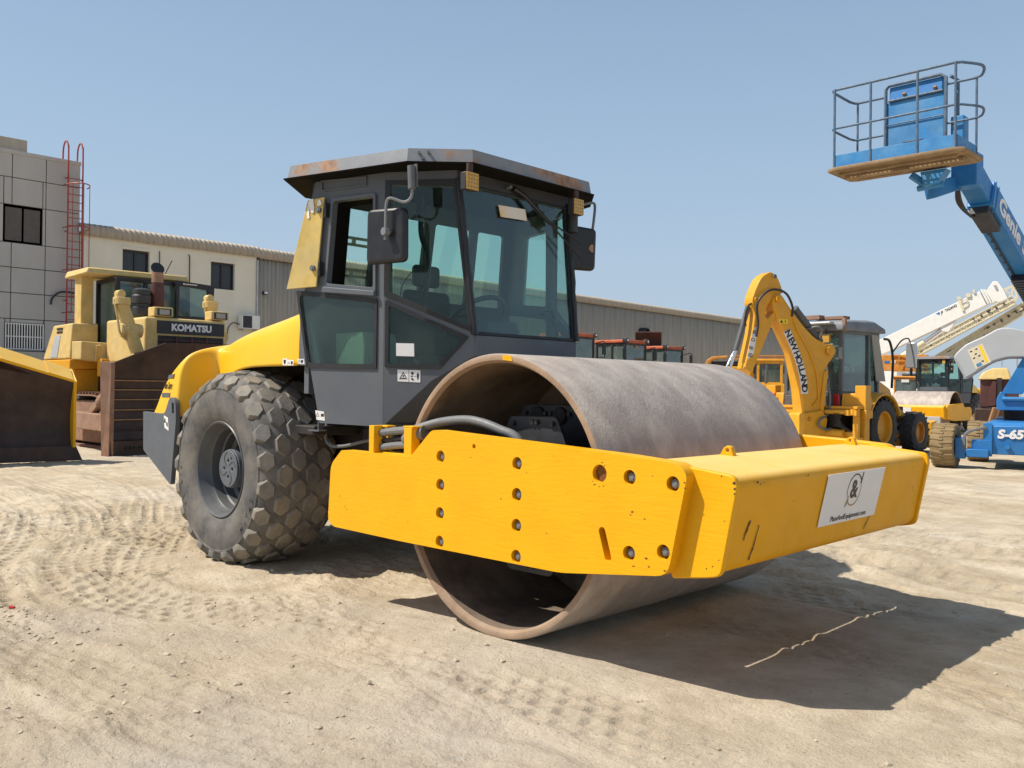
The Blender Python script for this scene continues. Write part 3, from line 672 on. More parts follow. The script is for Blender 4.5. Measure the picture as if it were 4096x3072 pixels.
# ---- wheels
def wheel(cx, cy, cz, parent, sgn):
    """sgn=-1: outer face to -y"""
    ax=Vector((0,sgn,0)); O=Vector((cx,cy,cz))
    W=bpy.data.objects.new('wheel',None); COL.objects.link(W); W.parent=parent; W.empty_display_size=.1
    RT=.752
    # carcass profile (r, t) t along outward axis, width .62 ; rim flange at t=.278
    pr=[(.355,-.275),(.40,-.305),(.50,-.325),(.60,-.320),(.67,-.300),(.712,-.255),(.735,-.18),(.745,-.09),(.749,0),(.745,.09),(.735,.18),(.712,.255),(.67,.300),(.632,.314),(.628,.321),(.617,.322),(.612,.318),(.56,.326),(.50,.327),(.44,.316),(.40,.302),(.372,.288),(.357,.278)]
    def squash(v):
        o=[]
        for x,y,z in v:
            if z<.03:
                z2=.004+.5*max(0,z) if z>-.2 else z
                d=.03-z; y=y+(y-cy)*d*.25; z=max(.002,min(z,z2)) if z<.004 else z
            o.append((x,y,z))
        return o
    t=MB().lathe(pr,O,ax,120); t.v=squash(t.v); ty=t.build('tyre','rubber',W,smooth=40)
    b=MB(); N_=21
    rows=[-.275,-.165,-.055,.055,.165,.275]
    for ri,ty_ in enumerate(rows):
        rr=.742-.062*(abs(ty_)/.275)**2.6; edge=abs(ty_)>.25
        for k in range(N_):
            th0=2*PI*(k+(.5 if ri%2 else 0))/N_
            L=.099 if not edge else .090; Wd=.063 if not edge else .060; hh=.024
            hexp=[(-L,0),(-L*.48,-Wd),(L*.48,-Wd),(L,0),(L*.48,Wd),(-L*.48,Wd)]
            base=[];topv=[]
            tilt=0 if not edge else math.copysign(.62,ty_)
            hj=hh*random.uniform(.8,1.05)
            for (s_,w_) in hexp:
                for lvl,store in ((0,base),(1,topv)):
                    f=1.06 if lvl==0 else .88
                    yy=ty_+w_*f*(math.cos(tilt)); rad_=rr-abs(0)+(-abs(w_)*0)+(hj if lvl else -.02)
                    rad_+= -math.sin(tilt)*w_*f
                    if edge and lvl: yy+=math.copysign(.014,ty_)
                    th=th0+s_*f/ .77
                    store.append((cx+rad_*math.cos(th), cy+sgn*yy, cz+rad_*math.sin(th)))
            b.add(base+topv,[(0,1,2,3,4,5)[::-1],(6,7,8,9,10,11)]+[(i,(i+1)%6,(i+1)%6+6,i+6) for i in range(6)])
    # side lugs between the shoulder blocks
    b.v=squash(b.v); b.build('tread','tread',W,smooth=60,bevel=.009,seg=2)
    rp=[(.355,.272),(.372,.292),(.366,.300),(.352,.292),(.343,.262),(.333,.235),(.325,.20),(.318,.19),(.312,.12),(.300,.11),(.295,.05),(.27,.03),(.262,-.02),(.23,-.04),(.20,-.05),(.20,-.28),(.34,-.28)]
    rim=MB().lathe(rp,O,ax,72).build('rim','cyl',W,smooth=25)
    MB().disc(O+ax*-.06,ax,.21,32).build('rim_disc','grey',W)
    hb=MB(); HB=basis(O+ax*.0,(1,0,0),(0,0,1)) if sgn<0 else basis(O,(-1,0,0),(0,0,1))
    pins=[circ((.062*math.cos(a),.062*math.sin(a)),.014,10) for a in (0,PI/2,PI,1.5*PI)]
    hb.prism(circ((0,0),.150,44),HB,-.06,.205).prism(circ((0,0),.143,44),HB,.205,.22,pins)
    hub=hb.build('hub','grey',W,bevel=.004)
    g=MB()
    for q in range(4):
        a0=q*PI/2
        pts=[HB[0]+HB[1]*(r_*math.cos(a0+d_))+HB[2]*(r_*math.sin(a0+d_))+HB[3]*.221 for r_,d_ in ((.03,.95),(.05,.80),(.075,.75),(.095,.62),(.112,.42),(.125,.15))]
        g.tube(spline(pts,4),.0022,5)
    g.build('hub_groove','under',W)
    MB().tube([HB[0]+HB[1]*.05+HB[2]*.085+HB[3]*.215,HB[0]+HB[1]*.05+HB[2]*.085+HB[3]*.225],.007,8).build('plug','under',W)
    # raised sidewall letters
    if sgn<0:
        for txt,a0,st in (('MITAS',-32,6.5),('TL R-3',200,6.0)):
            for i,chh in enumerate(txt):
                if chh==' ': continue
                a=rad(a0-(i-2)*st*(-1 if a0<90 else 1)); rr_=.575
                Bx=basis(O+ax*.326+HB[1]*rr_*math.cos(a)+HB[2]*rr_*math.sin(a), HB[1]*-math.sin(a)+HB[2]*math.cos(a), HB[1]*-math.cos(a)-HB[2]*math.sin(a))
                lettering('sidewall_letter',chh,.055,Bx,'rubber',W,depth=.004)
    return W
wheel(-2.92,-.85,.71,R,-1); wheel(-2.92,.85,.71,R,1)
MB().cyl((-2.92,-.8,.71),(-2.92,.8,.71),.13,20).build('rear_axle','under',R)

# ---- rear frame
q=MB(); q.box((-4.2,-.46,.62),(-1.35,.46,1.18)); q.box((-4.1,-.5,1.1),(-2.0,.5,1.62)); q.box((-1.9,-.55,.75),(-1.5,.55,1.05)); q.box((-1.55,-.16,.62),(-1.25,.16,.9))
q.box((-2.3,-.9,1.0),(-2.0,-.5,1.07))
q.build('rear_frame','under',R,bevel=.01)
MB().box((-2.03,-.93,1.035),(-1.90,-.86,1.045)).box((-1.955,-.90,1.045),(-1.945,-.86,1.11)).build('step_bracket','grey',R)
bo=rpoly([(-4.47,1.112),(-4.07,1.102),(-4.03,1.12),(-3.955,1.238),(-3.90,1.252),(-3.83,1.20),(-3.822,1.05),(-3.905,.50),(-4.46,.77)],[0,.03,.02,.04,.04,.05,0,.02,.03])
for s in (1,-1):
    p=MB().prism(bo,XZ,s*1.05-.02 if s>0 else -1.07,s*1.05+.02 if s>0 else -1.03,[slot((-3.885,1.185),(-3.880,1.125),.02)]).build('bumper_side','grey',R,bevel=.006)
    if s>0:
        st=sheet2('warning_label',[(-4.03,.985),(-3.95,.96),(-3.965,1.07),(-4.045,1.09)],XZ,'sticker',p,.002,1.071)
        MB().prism([(-4.035,1.03),(-4.005,1.025),(-4.012,1.06),(-4.03,1.07)],XZ,1.073,1.0745).prism([(-3.995,1.01),(-3.965,.99),(-3.97,1.03),(-3.99,1.035)],XZ,1.073,1.0745).build('pictogram','ink',st,smooth=0)
MB().prism(rpoly([(-4.45,1.09),(-4.1,1.08),(-4.1,.62),(-4.43,.79)],.02),XZ,-1.02,1.02).build('counterweight','grey',R,bevel=.01)

# ---- hood
secs=[(-2.07,[(.985,1.50),(.988,1.70),(.975,1.86),(.90,1.94),(0,2.02)]),(-2.12,[(.985,1.50),(.988,1.70),(.972,1.85),(.895,1.932),(0,2.01)]),(-2.5,[(.972,1.50),(.965,1.68),(.93,1.80),(.84,1.885),(0,1.95)]),(-2.9,[(.93,1.50),(.91,1.65),(.88,1.77),(.77,1.85),(0,1.90)]),
 (-3.3,[(.83,1.47),(.81,1.62),(.80,1.72),(.72,1.80),(0,1.84)]),(-3.55,[(.74,1.40),(.73,1.57),(.74,1.69),(.67,1.765),(0,1.81)]),(-3.74,[(.71,1.15),(.70,1.5),(.71,1.63),(.66,1.725),(0,1.78)]),(-3.81,[(.72,1.12),(.71,1.5),(.72,1.62),(.67,1.72),(0,1.775)]),
 (-3.85,[(1.035,1.08),(1.02,1.46),(.97,1.60),(.80,1.70),(0,1.77)]),(-3.89,[(1.045,1.08),(1.03,1.44),(.98,1.60),(.82,1.69),(0,1.76)]),(-4.05,[(1.045,1.08),(1.02,1.39),(.98,1.515),(.83,1.60),(0,1.66)]),(-4.21,[(1.045,1.08),(1.02,1.30),(.98,1.40),(.82,1.46),(0,1.51)]),(-4.33,[(1.04,1.08),(1.0,1.20),(.95,1.28),(.8,1.32),(0,1.35)]),(-4.41,[(1.02,1.08),(.97,1.12),(.9,1.15),(.75,1.17),(0,1.18)])]
rings=[]
for x,h in secs:
    rings.append([(x,-y,z) for y,z in h]+[(x,y,z) for y,z in h[-2::-1]])
hood=MB().loft(rings,cap=False,closed=False).build('engine_hood','hood',R,smooth=180,subd=3)
d=hood.modifiers.new('thick','SOLIDIFY'); d.thickness=.02; d.offset=-1
# badge print, laid on the hood surface
bpy.context.view_layer.update(); _dg=bpy.context.evaluated_depsgraph_get(); _he=hood.evaluated_get(_dg); _hm=_he.to_mesh()
_bv=BVHTree.FromPolygons([v.co.copy() for v in _hm.vertices],[tuple(p.vertices) for p in _hm.polygons]); _he.to_mesh_clear()
def onhood(x,z):
    h_=_bv.ray_cast(Vector((x,-3,z)),Vector((0,1,0))); return h_[0],h_[1]
def hoodprint(x,z,name,poly=None,txt=None):
    p,n_=onhood(x,z); n_=n_ if n_.y<0 else -n_
    U=Vector((1,0,0)); U=(U-n_*U.dot(n_)).normalized(); V=n_.cross(U)
    if txt: return lettering(name,txt,.085,(p+n_*.004,U,V,n_),'ink',hood,width=.19,depth=.002)
    return MB().prism(poly,(p+n_*.003,U,V,n_),-.004,.002).build(name,'cyl',hood)
hoodprint(-4.08,1.345,'brand_lettering',txt='Atlas Copco')
hoodprint(-4.065,1.425,'badge_bar',[(-.085,-.018),(.085,-.018),(.085,.018),(-.085,.018)])
hoodprint(-4.105,1.265,'badge_bar',[(-.085,-.018),(.085,-.018),(.085,.018),(-.085,.018)])
# grey bulkhead between hood and cab
MB().prism([(-2.069,1.50),(-2.069,1.95),(-2.02,2.02),(-1.80,1.50)],XZ,.955,.985).prism([(-2.069,1.50),(-2.069,1.95),(-2.02,2.02),(-1.80,1.50)],XZ,-.985,-.955).box((-2.06,-.95,1.3),(-2.0,.95,1.98)).build('bulkhead','grey',R,bevel=.004)

# ---- cab
cab=MB()
a15=rad(15); SB=(Vector((-1.27,-.85,0)),Vector((-math.cos(a15),-math.sin(a15),0)),Vector((0,0,1)),Vector((math.sin(a15),-math.cos(a15),0)))
a34=rad(34); FB=(Vector((-1.27,-.85,0)),Vector((math.cos(a34),math.sin(a34),0)),Vector((0,0,1)),Vector((math.sin(a34),-math.cos(a34),0)))
T=.035
side=[(0,1.09),(.545,1.10),(.765,2.03),(.735,2.06),(.605,2.80),(0,2.80)]
swl=rpoly([(.735,1.992),(.075,1.912),(.075,1.505),(.648,1.515)],.03)
swl_o=rpoly([(.765,2.026),(.052,1.938),(.052,1.472),(.662,1.484)],.015)
swu=rpoly([(.432,2.62),(.09,2.622),(.082,2.015),(.483,2.06)],.02)
fac=[(0,1.09),(.33,1.395),(.62,1.565),(.614,1.70),(.49,2.72),(.49,2.80),(0,2.80)]
fwu=rpoly([(.037,1.985),(.577,1.755),(.462,2.665),(.037,2.69)],.012)
fwl=rpoly([(.035,1.893),(.545,1.675),(.368,1.503),(.035,1.508)],.02)
fwl_o=rpoly([(.010,1.93),(.580,1.686),(.385,1.474),(.012,1.482)],.012)
def both(fn,name,m,parent,**k):
    a=fn().build(name,m,parent,**k); b=mir(fn()).build(name,m,parent,**k); return a,b
cs=both(lambda:MB().prism(side,SB,-T,0,[swl,swu]),'cab_side','grey',R,bevel=.005)
cf=both(lambda:MB().prism(fac,FB,-T,0,[fwu,fwl]),'cab_corner_panel','grey',R,bevel=.005)
both(lambda:MB().prism(swl_o,SB,.001,.010,[swl]),'window_border','blackrub',R)
both(lambda:MB().prism(fwl_o,FB,.001,.010,[fwl]),'window_border','blackrub',R)
both(lambda:MB().prism(swl,SB,-.012,-.006),'lower_side_window',GLd,R,smooth=0)
both(lambda:MB().prism(fwl,FB,-.012,-.006),'lower_corner_window',GLd,R,smooth=0)
both(lambda:MB().prism(fwu,FB,-.012,-.006),'upper_corner_window',GL,R,smooth=0)
both(lambda:MB().prism(rpoly([(.0,1.955),(.60,1.715),(.49,2.715),(.0,2.72)],.01),FB,.001,.008,[fwu]),'window_seal','blackrub',R)
mir(MB().prism(swu,SB,-.02,-.014)).build('upper_side_window',GL,R,smooth=0)
both(lambda:MB().prism(rpoly([(.452,2.645),(.07,2.645),(.06,1.985),(.505,2.035)],.02),SB,.001,.018,[swu]),'window_frame','grey',R,bevel=.004)
MB().prism(rpoly([(.452,2.645),(.07,2.645),(.06,1.985),(.505,2.035)],.02),SB,-.17,-T-.002,[swu]).build('window_jamb','matblack',R)
both(lambda:MB().prism([(.06,1.955),(.515,2.00),(.505,2.038),(.06,1.99)],SB,.001,.035),'window_sill','grey',R,bevel=.005)
both(lambda:MB().prism([(.552,2.778),(.153,2.765),(.155,2.698),(.546,2.698)],SB,.0005,.012,[[(.54,2.768),(.165,2.755),(.165,2.71),(.536,2.71)]]),'vent_frame','grey',R,bevel=.003)
# panel hinged on the rear edge
pn=MB().hexa([SB[0]+SB[1]*s+Vector((0,0,z))+SB[3]*t for s,z,t in ((.497,2.039+.02,.030),(.56,2.039,.034),(.56,2.039,.038),(.5,2.04,.034),(.5,2.65,.03),(.5,2.65,.03),(.5,2.65,.04),(.5,2.65,.04))]) if False else MB()
Q=lambda s,z,t: tuple(SB[0]+SB[1]*s+Vector((0,0,z))+SB[3]*t)
pn.hexa([Q(.56,2.04,.035),Q(.80,2.03,.07),Q(.80,2.03,.058),Q(.56,2.04,.023),Q(.497,2.653,.035),Q(.638,2.64,.045),Q(.638,2.64,.033),Q(.497,2.653,.023)])
pnl=pn.build('hinged_panel','palepanel',R,bevel=.003)
random.seed(11)
for (s,z,wd,hh) in ((.60,2.60,.030,.050),(.53,2.61,.018,.025),(.628,2.55,.012,.06)):
    pl=[(s+wd*random.uniform(.7,1.2)*math.cos(a),z+hh*random.uniform(.6,1.2)*math.sin(a)) for a in [2*PI*i/12 for i in range(12)]]
    MB().prism(pl,SB,.0465,.048).build('bare_paint_patch','sticker',pnl,smooth=0)
for s,z in ((.536,2.563),(.583,2.168)):
    MB().cyl(Q(s,z,.035),Q(s,z,.055),.020,12).cyl(Q(s,z,.05),Q(s,z,.06),.011,6).build('knob','steel',pnl)
for s,z in ((.475,2.56),(.525,2.16)):
    MB().bar(Q(s,z-.05,.03),Q(s,z+.05,.03),.035,.02).build('hinge','black',pnl,bevel=.004)
# front: windscreen and panels
f0,f1=FB[0]+FB[1]*.614,FB[0]+FB[1]*.49
bl=Vector((f0.x,f0.y,1.70)); br_=Vector((f0.x,-f0.y,1.70)); tl=Vector((f1.x,f1.y,2.70)); tr=Vector((f1.x,-f1.y-.06,2.70))
WB=basis((bl+br_)/2,(0,1,0),(tl-bl)+Vector((0,-(tl-bl).y,0)))
hW=(tl-bl).length
wo=[(bl.y,0),(-bl.y,0),(tr.y,1.005),(tl.y,1.005)]; wi=[(bl.y+.03,.022),(-bl.y-.03,.022),(tr.y-.03,.985),(tl.y+.03,.985)]
MB().prism(wo,WB,-.03,.004,[wi]).build('windscreen_frame','blackrub',R,bevel=.004)
MB().prism(wi,WB,-.014,-.008).build('windscreen',GL,R,smooth=0)
for s in (1,-1):
    q=MB(); n=14
    pts=[Vector((bl.x+.006,s*bl.y,1.70)).lerp(Vector((tl.x+.006,tl.y if s>0 else tr.y,2.72)),i/n)+Vector((0,random.uniform(-.005,.005),0)) for i in range(n+1)]
    q.tube(pts,[.022+random.uniform(-.003,.003) for _ in pts],8).build('corner_post_seal','black',R)
q=MB(); e=[FB[0]+FB[1]*s+Vector((0,0,z)) for s,z in ((0,1.09),(.33,1.395),(.62,1.565),(.614,1.70))]
q.loft([[(p.x-.004,p.y+.004,p.z) for p in e],[(p.x-.004,-p.y-.004,p.z) for p in e]],cap=False,closed=False)
q.build('cab_underside','grey',R,smooth=0)
MB().prism([(bl.y+.003,-.14),(-bl.y-.003,-.14),(-bl.y-.003,-.002),(bl.y+.003,-.002)],(Vector((bl.x,0,1.70)),Vector((0,1,0)),Vector((0,0,1)),Vector((1,0,0))),-.02,.012).build('front_panel','grey',R,bevel=.006)
MB().prism([(tl.y,2.70),(-tl.y,2.70),(-tl.y,2.80),(tl.y,2.80)],(Vector((tl.x,0,0)),Vector((0,1,0)),Vector((0,0,1)),Vector((1,0,0))),-.03,.002).build('front_header','dark',R)
# rear quarter panels and rear wall
RW=basis((-1.975,0,2.05),(0,1,0),(.12,0,.75))
MB().prism([(-1.03,-.04),(1.03,-.04),(1.0,.76),(-1.0,.76)],RW,-.03,0,[rpoly([(-.93,.03),(-.48,.03),(-.46,.60),(-.88,.60)],.03),rpoly([(-.40,-.02),(.02,-.02),(.02,.60),(-.38,.60)],.03),rpoly([(.12,-.02),(.52,-.02),(.50,.60),(.12,.60)],.03),rpoly([(.60,-.02),(.93,-.02),(.88,.60),(.58,.60)],.03)]).build('rear_wall','dark',R)
MB().prism([(-.94,-.03),(.94,-.03),(.90,.62),(-.90,.62)],RW,-.018,-.014).build('rear_window',GL,R,smooth=0)
MB().loft([[(-1.80,-.98,1.1),(-1.80,.98,1.1)],[(-1.90,-1.01,1.55),(-1.90,1.01,1.55)],[(-1.98,-1.03,2.04),(-1.98,1.03,2.04)]],cap=False,closed=False).build('rear_wall_lower','dark',R)
fl=[(-1.25,-.82),(-.80,-.50),(-.80,.50),(-1.25,.82),(-1.80,.96),(-2.28,.7),(-2.28,-.7),(-1.80,-.96)]
MB().prism([(-1.25,-.82),(-1.25,.82),(-1.79,.96),(-1.79,-.96)],(Vector((0,0,0)),Vector((1,0,0)),Vector((0,1,0)),Vector((0,0,1))),1.105,1.14).build('cab_floor','dark',R)
# roof
XY=(Vector((0,0,0)),Vector((1,0,0)),Vector((0,1,0)),Vector((0,0,1)))
rp=[(-1.97,-1.16),(-.985,-.90),(-.695,-.60),(-.705,.60),(-.985,.90),(-1.97,1.16),(-2.36,.74),(-2.36,-.74)]
sc_=lambda k,dz: [( (x+1.55)*k-1.55, y*k, dz) for x,y in rp]
roof=MB().loft([sc_(1.0,2.792),sc_(.985,2.878),sc_(.955,2.886),sc_(.3,2.93)]).build('cab_roof','roofgrey',R,smooth=20)
MB().loft([sc_(1.0,2.776),sc_(1.022,2.778),sc_(1.024,2.786),sc_(1.0,2.793)],cap=False).build('roof_drip_lip','matblack',roof,smooth=20)
MB().loft([sc_(.999,2.774),sc_(.999,2.791)]).build('headlining','matblack',roof,smooth=20)
for p in ((-.93,-.846,2.845),(-.89,-.803,2.850),(-.915,-.830,2.81)):
    n=Vector((.72,-.69,0)); MB().cyl(Vector(p)-n*.01,Vector(p)+n*.012,.010,8).build('roof_bolt','steel',roof)
# interior
st=MB(); st.box((-1.80,-.25,1.45),(-1.38,.25,1.58)); st.build('seat_cushion','seat',R,bevel=.04,seg=3)
st=MB(); st.hexa([(-1.82,-.23,1.58),(-1.72,-.23,1.58),(-1.72,.23,1.58),(-1.82,.23,1.58),(-1.90,-.22,2.10),(-1.81,-.22,2.10),(-1.81,.22,2.10),(-1.90,.22,2.10)]); st.build('seat_back','seat',R,bevel=.04,seg=3)
MB().box((-1.89,-.13,2.13),(-1.82,.13,2.30)).build('headrest','seat',R,bevel=.035,seg=3)
MB().box((-1.75,-.2,1.14),(-1.45,.2,1.45)).build('seat_base','dark',R,bevel=.02)
MB().prism([(-1.84,1.14),(-1.50,1.14),(-1.50,1.64),(-1.53,1.73),(-1.84,1.73)],XZ,.55,.84).build('side_console','console',R,bevel=.01)
con=MB().hexa([(-1.0,-.2,1.35),(-.9,-.2,1.45),(-.9,.2,1.45),(-1.0,.2,1.35),(-1.15,-.16,1.78),(-1.02,-.16,1.84),(-1.02,.16,1.84),(-1.15,.16,1.78)]).build('steering_console','dark',R,bevel=.02)
tor=[]; c=Vector((-1.22,-.06,1.86)); ua=Vector((0,1,0)); va=Vector((.80,0,.60)).normalized()
sw=MB().tube([c+(ua*math.cos(2*PI*i/40)+va*math.sin(2*PI*i/40))*.225 for i in range(40)],.018,8,closed=True)
for a in (0,PI,1.5*PI): sw.tube([c-ua.cross(va)*.02,c+(ua*math.cos(a)+va*math.sin(a))*.2],.011,6)
sw.tube([c,c+Vector((.12,0,-.2))],.03,10); sw.build('steering_wheel','black',R)
MB().tube(spline([(-1.3,-.52,2.77),(-1.3,-.52,2.55),(-1.29,-.52,2.40),(-1.24,-.5,2.25),(-1.24,-.5,2.1),(-1.29,-.5,1.95),(-1.31,-.5,1.86)]),[.03]*10+[.018]*39,8).build('intercom_arm','black',R)
MB().tube(spline([(-1.30,-.5,1.88),(-1.40,-.48,1.84),(-1.52,-.5,1.86),(-1.53,-.5,2.05),(-1.45,-.48,2.16),(-1.35,-.47,2.2)]),.004,6).build('coiled_cable','black',R)
for zz in (.14,.37):
    MB().prism(rpoly([(-.96,zz-.035),(-.44,zz-.035),(-.44,zz+.035),(-.96,zz+.035)],.01),RW,-.05,-.04,[rpoly([(-.93+.17*k,zz-.013),(-.79+.17*k,zz-.013),(-.79+.17*k,zz+.013),(-.93+.17*k,zz+.013)],.008) for k in range(3)]).build('window_guard','cyl',R)
MB().tube(spline([(-1.0,.56,1.55),(-1.0,.57,1.8),(-1.03,.56,1.92),(-1.12,.58,1.95),(-1.2,.62,1.93)],5),.014,8).build('grab_rail','black',R)
# mirrors
mg=lambda p:(p[0]-.147,p[1]+.12,p[2]+(p[2]-1.35)*.035)
mb=MB().prism(rpoly([(-.16,-.186),(.16,-.186),(.155,.16),(-.155,.17)],.045,5),(Vector((0,0,0)),Vector((1,0,0)),Vector((0,0,1)),Vector((0,-1,0))),-.03,.03)
ml=mb.build('mirror','black',R,bevel=.022,seg=3); ml.location=mg((-.945,-1.085,2.295)); ml.rotation_euler=(0,0,rad(12))
MB().bar(mg((-.728,-1.045,2.70)),mg((-.722,-1.045,2.56)),.04,.008,(0,1,0)).tube([mg((-.745,-1.06,2.69)),mg((-.735,-1.06,2.55))],.026,12).build('mirror_socket','cyl',R)
MB().tube([mg(p) for p in spline([(-.735,-1.06,2.56),(-.745,-1.06,2.50),(-.79,-1.08,2.475),(-.86,-1.13,2.50),(-.89,-1.14,2.47),(-.895,-1.14,2.35),(-.897,-1.14,2.25)],6)],.010,8).build('mirror_arm','roofgrey2',R)
MB().cyl(mg((-.895,-1.12,2.30)),mg((-.895,-1.16,2.30)),.025,12).build('mirror_clamp','roofgrey2',R)
mb=MB().prism(rpoly([(-.115,-.165),(.115,-.165),(.125,.15),(-.12,.165)],.04,5),(Vector((0,0,0)),Vector((0,1,0)),Vector((0,0,1)),Vector((1,0,0))),-.03,.03)
mr_=mb.build('mirror','black',R,bevel=.022,seg=3); mr_.location=(-.80,.60,2.40); mr_.rotation_euler=(0,0,rad(-20))
MB().tube(spline([(-.78,.50,2.62),(-.78,.53,2.67),(-.78,.60,2.72),(-.77,.68,2.745),(-.765,.72,2.73),(-.76,.70,2.60),(-.76,.67,2.45),(-.762,.66,2.38)],5),.010,8).build('mirror_arm','roofgrey2',R)
MB().cyl((-.765,.665,2.40),(-.74,.665,2.40),.03,10).build('mirror_clamp','rustrim',R)
MB().cyl((-.78,.49,2.50),(-.78,.49,2.62),.035,12).build('mirror_socket','dark',R)
# work lamps under the roof
for y in (-.64,.40):
    l_=MB().box((-.71,y-.055,2.60),(-.655,y+.055,2.715)).build('work_lamp','dark',R,bevel=.008)
    MB().box((-.6545,y-.052,2.603),(-.648,y+.052,2.712)).build('lens','amber',l_,bevel=.003)
    dd=MB()
    for i in range(4):
        for j in range(4): dd.cyl((-.648,y-.036+.024*i,2.622+.024*j),(-.6465,y-.036+.024*i,2.622+.024*j),.005,6)
    dd.build('led_dots','cyl',l_)
    MB().box((-.69,y-.02,2.715),(-.67,y+.02,2.775)).build('lamp_bracket','rustbrown',l_)
# wiper, sticker on the windscreen, labels
MB().tube([(-.845,-.07,2.735),(-.83,.02,2.70),(-.79,.25,2.53)],[.02,.018,.012],8).tube([(-.79,.25,2.53),(-.735,.53,2.31)],.006,6).tube([(-.80,.22,2.56),(-.735,.53,2.42)],.006,6).build('wiper','black',R)
MB().cyl((-.86,-.12,2.735),(-.82,-.12,2.735),.012,8).build('wiper_spindle','steel',R)
O,U,V,N=WB
MB().prism([(-.215,.905),(.052,.915),(.062,.835),(-.20,.825)],WB,.0045,.0065).build('windscreen_label','peel',R,smooth=0)
def label(poly,B,t,parent=R,marks=()):
    s_=MB().prism(poly,B,t,t+.0015).build('warning_label','sticker',parent,smooth=0)
    if marks:
        q=MB()
        for mk in marks: q.prism(mk,B,t+.0016,t+.0024)
        q.build('pictogram','ink',s_,smooth=0)
def tri(cx,cy,r,wd=.12):
    o=[(cx+r*math.cos(PI/2+2*PI*k/3),cy+r*math.sin(PI/2+2*PI*k/3)) for k in range(3)]
    i=[(cx+r*(1-2.4*wd)*math.cos(PI/2+2*PI*k/3),cy+r*(1-2.4*wd)*math.sin(PI/2+2*PI*k/3)) for k in range(3)]
    return [[o[k],o[(k+1)%3],i[(k+1)%3],i[k]] for k in range(3)]
label([(.084,1.645),(.207,1.642),(.210,1.557),(.086,1.560)],FB,-.0055)
man=[[(.235,1.452),(.241,1.452),(.241,1.446),(.235,1.446)],[(.229,1.443),(.247,1.443),(.244,1.420),(.241,1.405),(.235,1.405),(.232,1.420)]]
mach=[[(.190,1.452),(.205,1.458),(.210,1.440),(.195,1.434)],[(.188,1.430),(.206,1.430),(.206,1.424),(.188,1.424)],[(.192,1.418),(.207,1.412),(.210,1.398),(.196,1.402)],[(.214,1.429),(.226,1.429),(.226,1.426),(.214,1.426)]]
label([(.098,1.470),(.254,1.466),(.255,1.386),(.100,1.392)],FB,.0005,R,tri(.138,1.424,.032)+[[(.130,1.428),(.146,1.436),(.140,1.420)],[(.126,1.416),(.150,1.416),(.150,1.412),(.126,1.412)],[(.1745,1.468),(.1765,1.468),(.1775,1.389),(.1755,1.389)]]+man+mach)
label([(.583,1.188),(.505,1.180),(.495,1.118),(.570,1.122)],SB,.0005,R,tri(.56,1.155,.018)+[[(.530,1.165),(.505,1.165),(.505,1.145),(.530,1.145)]])
label([(.735,1.545),(.672,1.543),(.666,1.508),(.728,1.510)],SB,.022,R,tri(.715,1.527,.012)+[[(.70,1.537),(.68,1.536),(.68,1.517),(.70,1.517)]])
BY=(Vector((0,-.992,0)),Vector((1,0,0)),Vector((0,0,1)),Vector((0,-1,0)))
label([(-2.27,1.555),(-2.21,1.552),(-2.21,1.503),(-2.27,1.505)],BY,.004,hood,[[(-2.258,1.545),(-2.225,1.543),(-2.228,1.52),(-2.24,1.51),(-2.255,1.52)]])
label([(-2.205,1.545),(-2.125,1.54),(-2.125,1.503),(-2.205,1.503)],BY,.004,hood,tri(-2.185,1.52,.014)+[[(-2.16,1.533),(-2.135,1.531),(-2.135,1.51),(-2.16,1.51)]])

# chips and scuffs in the yellow paint
random.seed(21)
q=MB()
def chip(x,z,r,B=XZ,t=1.1903,el=1.9):
    r=r*.62
    a0=random.uniform(0,3); q.prism([(x+r*random.uniform(.6,1.2)*math.cos(2*PI*i/7)*(el if random.random()>.3 else 1),z+r*random.uniform(.6,1.2)*math.sin(2*PI*i/7+.2)) for i in range(7)],B,t,t+.0006)
for x,z,r in ((1.02,.80,.008),(1.012,.785,.005),(1.10,.60,.008),(1.115,.565,.007),(1.03,.555,.007),(1.09,.775,.005),(1.13,.97,.004),(.36,.93,.004),(.18,.78,.005),(-1.2,.60,.006),(-1.18,.585,.004),(-.05,.98,.004),(.845,1.012,.006),(.86,.998,.005),(.80,.905,.007),(.83,.898,.005),(.855,.903,.005),(.79,.92,.004),(1.298,.955,.007),(1.302,.93,.006),(1.20,.56,.006),(.63,.85,.003),(.5,.64,.004),(-.6,.7,.004),(-.9,.62,.003)): chip(x,z,r)
q.build('paint_chips','rustplug',sp,smooth=0)
q=MB()
for x,z,r in ((1.500,.965,.012),(1.503,.94,.010),(1.502,.92,.007),(1.44,.99,.006),(1.40,.60,.006),(1.43,.63,.005),(1.37,.585,.006),(1.455,.80,.004)): chip(x,z,r,XZ,1.1253,1)
ep=[c for c in kids(R) if c.name.startswith('beam_end_plate')]
q.build('paint_chips','rustbrown',ep[1] if sum(v.co.y for v in ep[1].data.vertices)<0 else ep[0],smooth=0)
q=MB()
for y,z,r in ((-.93,.955,.012),(-.90,.945,.009),(-.87,.95,.007),(-.45,.955,.012),(.95,.80,.007),(.97,.78,.005),(1.02,.70,.006),(.90,.92,.005),(-.55,.84,.004),(.2,.60,.004)): chip(y-.11,(z-.812)*1.017,r,BF,.0003,1.2)
q.build('paint_chips','rustbrown',beam,smooth=0)

